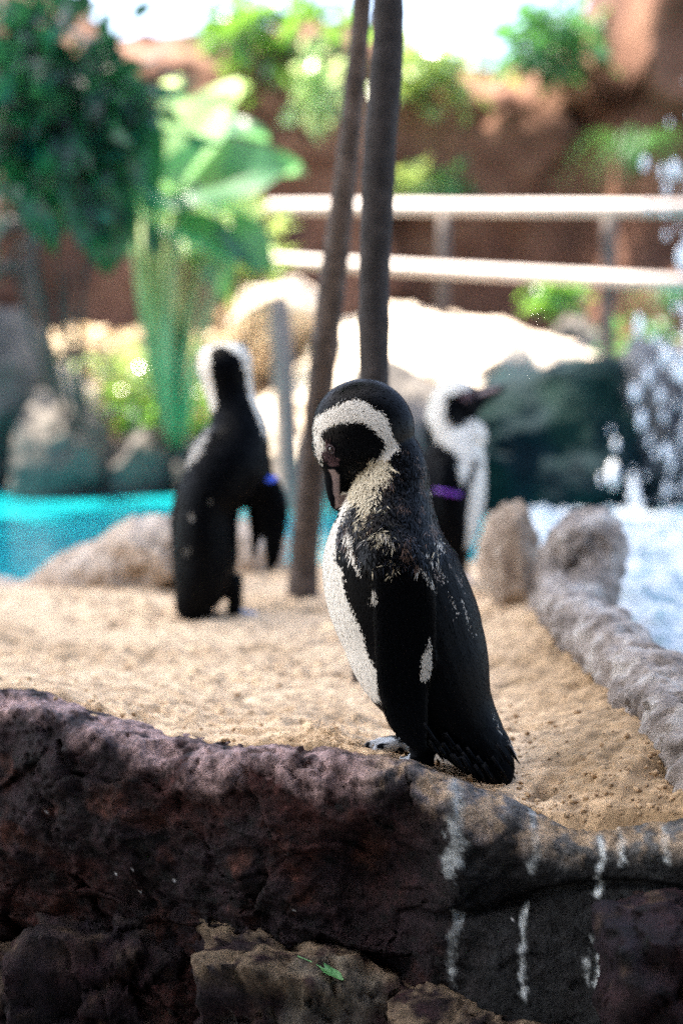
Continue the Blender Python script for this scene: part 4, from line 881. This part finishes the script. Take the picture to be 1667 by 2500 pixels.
def bush(name, label, u, v, y, rpx, n, size, mat, seed, cat='shrub', group=None, stems=5, zfoot=None, foot_at=None, **k):
    px = y / FPX; c = P(u, v, y); t = empty(name, foot_at or (c[0], c[1], zfoot if zfoot is not None else c[2] - rpx[1] * px)); tag(t, label, cat, group)
    f = leaf_cloud('foliage', c, (rpx[0] * px, rpx[0] * px * 0.8, rpx[1] * px), n, size, mat, seed, **k); child(f, t)
    rg = np.random.default_rng(seed); lim = []
    for i in range(stems):
        e = c + rg.normal(size=3) * np.array([rpx[0], rpx[0] * 0.5, rpx[1]]) * px * 0.4; b = np.array(t.location) + rg.normal(size=3) * 0.02
        lim.append(tube(catmull([b, (b + e) / 2 + rg.normal(size=3) * 0.03, e], 5), np.linspace(0.014, 0.004, 11), 6))
    V, F = merge(lim); child(mesh_obj('stems', V, F, M['bark']), t); return t
bush('leafy_tree', 'tall dark leafy tree added behind the short railing to shade the boulders', -330, 270, 8.3, (360, 520), 900, 0.22, M['darkleaf'], 89, cat='tree', stems=8, zfoot=-0.3, clumps=40, tight=0.2)  # mostly out of view, added for the shade it casts
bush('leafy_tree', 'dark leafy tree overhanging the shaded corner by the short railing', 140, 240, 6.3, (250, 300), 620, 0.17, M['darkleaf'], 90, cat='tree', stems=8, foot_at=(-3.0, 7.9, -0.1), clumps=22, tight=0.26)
bush('hanging_vine', 'green vine hanging over the cliff top by the leaning tree', 640, 70, 11.9, (230, 110), 260, 0.22, M['leaf'], 91, cat='vine', clumps=16)
bush('hanging_vine', 'bright sunlit spray of leaves hanging on the cliff beside the leaning trunk', 775, 200, 11.6, (55, 85), 90, 0.19, M['bigleaf'], 92, cat='vine', clumps=5)
bush('shrub', 'low green shrub on the far bank above the pool', 385, 1020, 8.4, (150, 110), 420, 0.11, M['leaf'], 93, zfoot=-0.25)
bush('shrub', 'pale yellow-green shrub in dappled sun below the elephant ear', 330, 900, 9.0, (170, 70), 300, 0.10, M['paleleaf'], 94, zfoot=0.05)
bush('shrub', 'sunlit pale shrub behind the lifted head of the penguin with the blue band', 560, 860, 9.2, (150, 110), 240, 0.09, M['litter'], 95, zfoot=0.15)
bush('shrub', 'yellow-green shrub between the two rails beside the elephant ear', 590, 600, 8.9, (110, 80), 180, 0.12, M['paleleaf'], 96, zfoot=0.1)
bush('cliff_plant', 'leafy plant growing on the cliff top behind the dark trunk', 1040, 160, 12.2, (110, 80), 200, 0.20, M['paleleaf'], 97, cat='plant')
bush('cliff_plant', 'blue-green plant on the cliff top where the wall steps up', 1320, 110, 11.8, (120, 90), 260, 0.20, M['fern'], 98, cat='plant')
bush('cliff_plant', 'small bright plant on the cliff foot just above the top rail', 1000, 450, 12.0, (55, 40), 90, 0.14, M['paleleaf'], 99, cat='plant')
bush('cliff_plant', 'small green plant above the top rail between two bare patches of cliff', 1095, 450, 12.0, (48, 36), 80, 0.14, M['fern'], 100, cat='plant')
bush('cliff_plant', 'small green plant under the lower rail on the dark rock ledge', 1360, 725, 9.0, (60, 36), 110, 0.11, M['leaf'], 101, cat='plant')
bush('shrub', 'green shrub behind the falling water', 1560, 840, 8.4, (90, 90), 160, 0.10, M['fern'], 102, zfoot=-0.25)
def grass_plant(name, label, u, v, y, n, L, seed, mat):
    b = P(u, v, y); rg = np.random.default_rng(seed); parts = []
    t = empty(name, tuple(b)); tag(t, label, 'plant')
    for i in range(n):
        an = rg.uniform(0, 2 * math.pi); ln = L * rg.uniform(0.6, 1.2); d = np.array([math.cos(an), math.sin(an) * 0.6, 0])
        pth = catmull([b, b + d * ln * 0.25 + [0, 0, ln * 0.45], b + d * ln * 0.6 + [0, 0, ln * 0.35], b + d * ln * 0.85 - [0, 0, ln * 0.15]], 4)
        w = np.array([-d[1], d[0], 0]) * 0.012; V, F = [], []
        for k, q in enumerate(pth):
            s = 1 - k / (len(pth) - 0.9); V += [q - w * s, q + w * s]
        for k in range(len(pth) - 1): F.append([2 * k, 2 * k + 1, 2 * k + 3, 2 * k + 2])
        parts.append((V, F))
    V, F = merge(parts); f = mesh_obj('fronds', V, F, mat); child(f, t); return t
grass_plant('fern', 'arching green fern on the cliff beside the falling water', 1545, 440, 11.2, 90, 0.70, 110, M['fern'])
grass_plant('fern', 'arching fern beside the wet black boulder at the railing post', 1640, 775, 9.2, 60, 0.45, 111, M['fern'])

# pale dead leaves added on the far bank as bright sun dots
rg = np.random.default_rng(71); n = 420; lx = rg.uniform(-2.2, 0.3, n); ly = 8.75 + 1.5 * rg.random(n); pq = np.stack([lx, ly, 0 * lx], 1)
lz = -0.3 + 1.2 * sstep(8.5, 9.9, ly + 0.35 * fbm(pq, 0.8, 3, 4)) + 0.10 * fbm(pq, 1.8, 4, 9) + 0.02
pq[:, 2] = lz; dd = rg.normal(size=(n, 3)); dd[:, 2] = rg.uniform(-0.1, 0.5, n)
V, F = leaves(pq, dd, 0.12, rg, width=0.7); tag(stuff(mesh_obj('leaf_litter', V, F, M['litter'], smooth=False)), 'pale dead leaves added on the far bank as bright dots', 'leaf litter')

# ------------------------------------------------------------------ falling water and churned pool
rg = np.random.default_rng(17); V, F = [], []; dv_, df_ = ico(2)
for i in range(120):
    t = rg.random() ** 0.5; v = 190 + 1085 * t; sp = 24 + 66 * t
    u = 1672 + rg.normal() * sp * 0.8 - 20 * t + 25 * math.sin(v / 90.0)
    if rg.random() < 0.10: u = rg.uniform(1440, 1640); v = rg.uniform(1050, 1260)
    y = 6.15 + rg.normal() * 0.12; c = P(u, v, y); s = 0.005 + 0.022 * rg.random() ** 2.5
    q = dv_ * np.array([s, s, s * rg.uniform(1.2, 3.2)]) + c; o = len(V); V.extend(q.tolist()); F.extend([[a + o for a in k] for k in df_])
for i in range(2):
    u0 = 1690 + rg.normal() * 26; pth = catmull([P(u0 + rg.normal() * 12, vv_, 6.15 + rg.normal() * 0.05) for vv_ in (760, 860, 960, 1060, 1170, 1275)], 6)
    a, b = tube(pth, 0.004 + 0.008 * np.abs(noise3(pth * 6, i)) * 2, 6); o = len(V); V.extend([list(x) for x in a]); F.extend([[k + o for k in f] for f in b])
tag(stuff(mesh_obj('waterfall', np.array(V), F, M['drop'])), 'strands and drops of water falling past the wet black boulder', 'waterfall')
NU, NV = 150, 170
gx, gy = np.meshgrid(np.linspace(0.44, 2.6, NU), np.linspace(1.9, 6.2, NV)); x, y = gx.ravel(), gy.ravel(); q = np.stack([x, y, 0 * x], 1)
hh = -0.012 + 0.07 * fbm(q, 5, 4, 6) + 0.045 * np.abs(fbm(q, 16, 3, 8)) - 0.10 * sstep(0.18, 0.0, x - (0.40 + 0.1 * sstep(2.2, 3.2, y)))
hh = hh - 0.2 * sstep(0.75, 0.45, x) * sstep(3.4, 4.0, y)
structure(mesh_obj('churned_water', np.stack([x, y, hh], 1), grid_faces(NU, NV), M['foam']))

# ------------------------------------------------------------------ fallen leaf on the low stone
stm = np.array([x.co[:] for x in stone_b.data.vertices]); bvs = BVHTree.FromPolygons([tuple(a) for a in stm], [tuple(pl.vertices) for pl in stone_b.data.polygons])
def on_stone(u, v):
    h_, n_ = hit(bvs, u, v); return (np.array(h_), np.array(n_)) if h_ is not None else (P(u, v, 1.5), np.array([0, -0.5, 0.8]))
pA, nA = on_stone(788, 2372); pT, nT = on_stone(828, 2400); pS, nS = on_stone(728, 2338)
lf = empty('fallen_leaf', tuple(pA)); tag(lf, 'small fresh green leaf with its stem lying on the sandy low stone', 'leaf')
V, F = big_leaf(pA + nA * 0.004, pT - pA, nA, float(np.linalg.norm(pT - pA)) * 1.1, 0.017, 4, droop=-0.05); child(mesh_obj('blade', V, F, M['freshleaf']), lf)
V, F = tube(catmull([pS + nS * 0.002, (pS + pA) / 2 + nA * 0.004, pA + nA * 0.004, (pA * 0.4 + pT * 0.6) + nA * 0.004], 5), np.linspace(0.0007, 0.0009, 16), 6); child(mesh_obj('stem', V, F, M['freshleaf']), lf)

# ------------------------------------------------------------------ added outside the frame to shade the scene: a tall tree and a sky-light shelter
tt_ = empty('added_shade_tree', (-5.6, 5.8, -0.3)); tag(tt_, 'tall spreading tree added out of view to shade the sand', 'tree')  # unseen tree added to keep the sun off the foreground
V, F = tube(catmull([(-5.6, 5.8, -0.95), (-5.5, 5.8, 3), (-5.7, 5.6, 6.5), (-5.6, 5.5, 9)], 8), np.linspace(0.3, 0.1, 25), 14); child(mesh_obj('trunk', V, F, M['barklight']), tt_)
cH = 9.0; off = SUN_H * (cH / math.tan(SUN_EL)); cx, cy = 0.0 + off.x, 3.1 + off.y
cr = leaf_cloud('crown', (cx, cy, cH), (2.9, 3.1, 0.9), 9000, 0.42, M['leaf'], 120, clumps=170, tight=0.12, box=True, width=0.7); child(cr, tt_)

def box(name, x0, x1, y0, y1, z0, z1, mat, root):
    v = [(x, y, z) for x in (x0, x1) for y in (y0, y1) for z in (z0, z1)]
    f = [[0, 1, 3, 2], [4, 6, 7, 5], [0, 4, 5, 1], [2, 3, 7, 6], [0, 2, 6, 4], [1, 5, 7, 3]]
    return child(mesh_obj(name, v, f, mat, smooth=False), root)
sh = empty('light_blocker', (0, -1.5, -0.95)); tag(sh, 'added dark timber sky-light shelter facing the penguin enclosure', 'blocker')  # overhead and rear boards added to cut front sky light
box('added_roof', -5, 5, -3.6, 0.85, 2.3, 2.42, M['added_roof'], sh); box('added_back_wall', -5, 5, -3.5, -3.38, -0.95, 2.297, M['added_roof'], sh)
for xx in (-4.5, 4.5): box('post', xx - 0.07, xx + 0.07, 0.1, 0.24, -0.95, 2.297, M['added_roof'], sh)
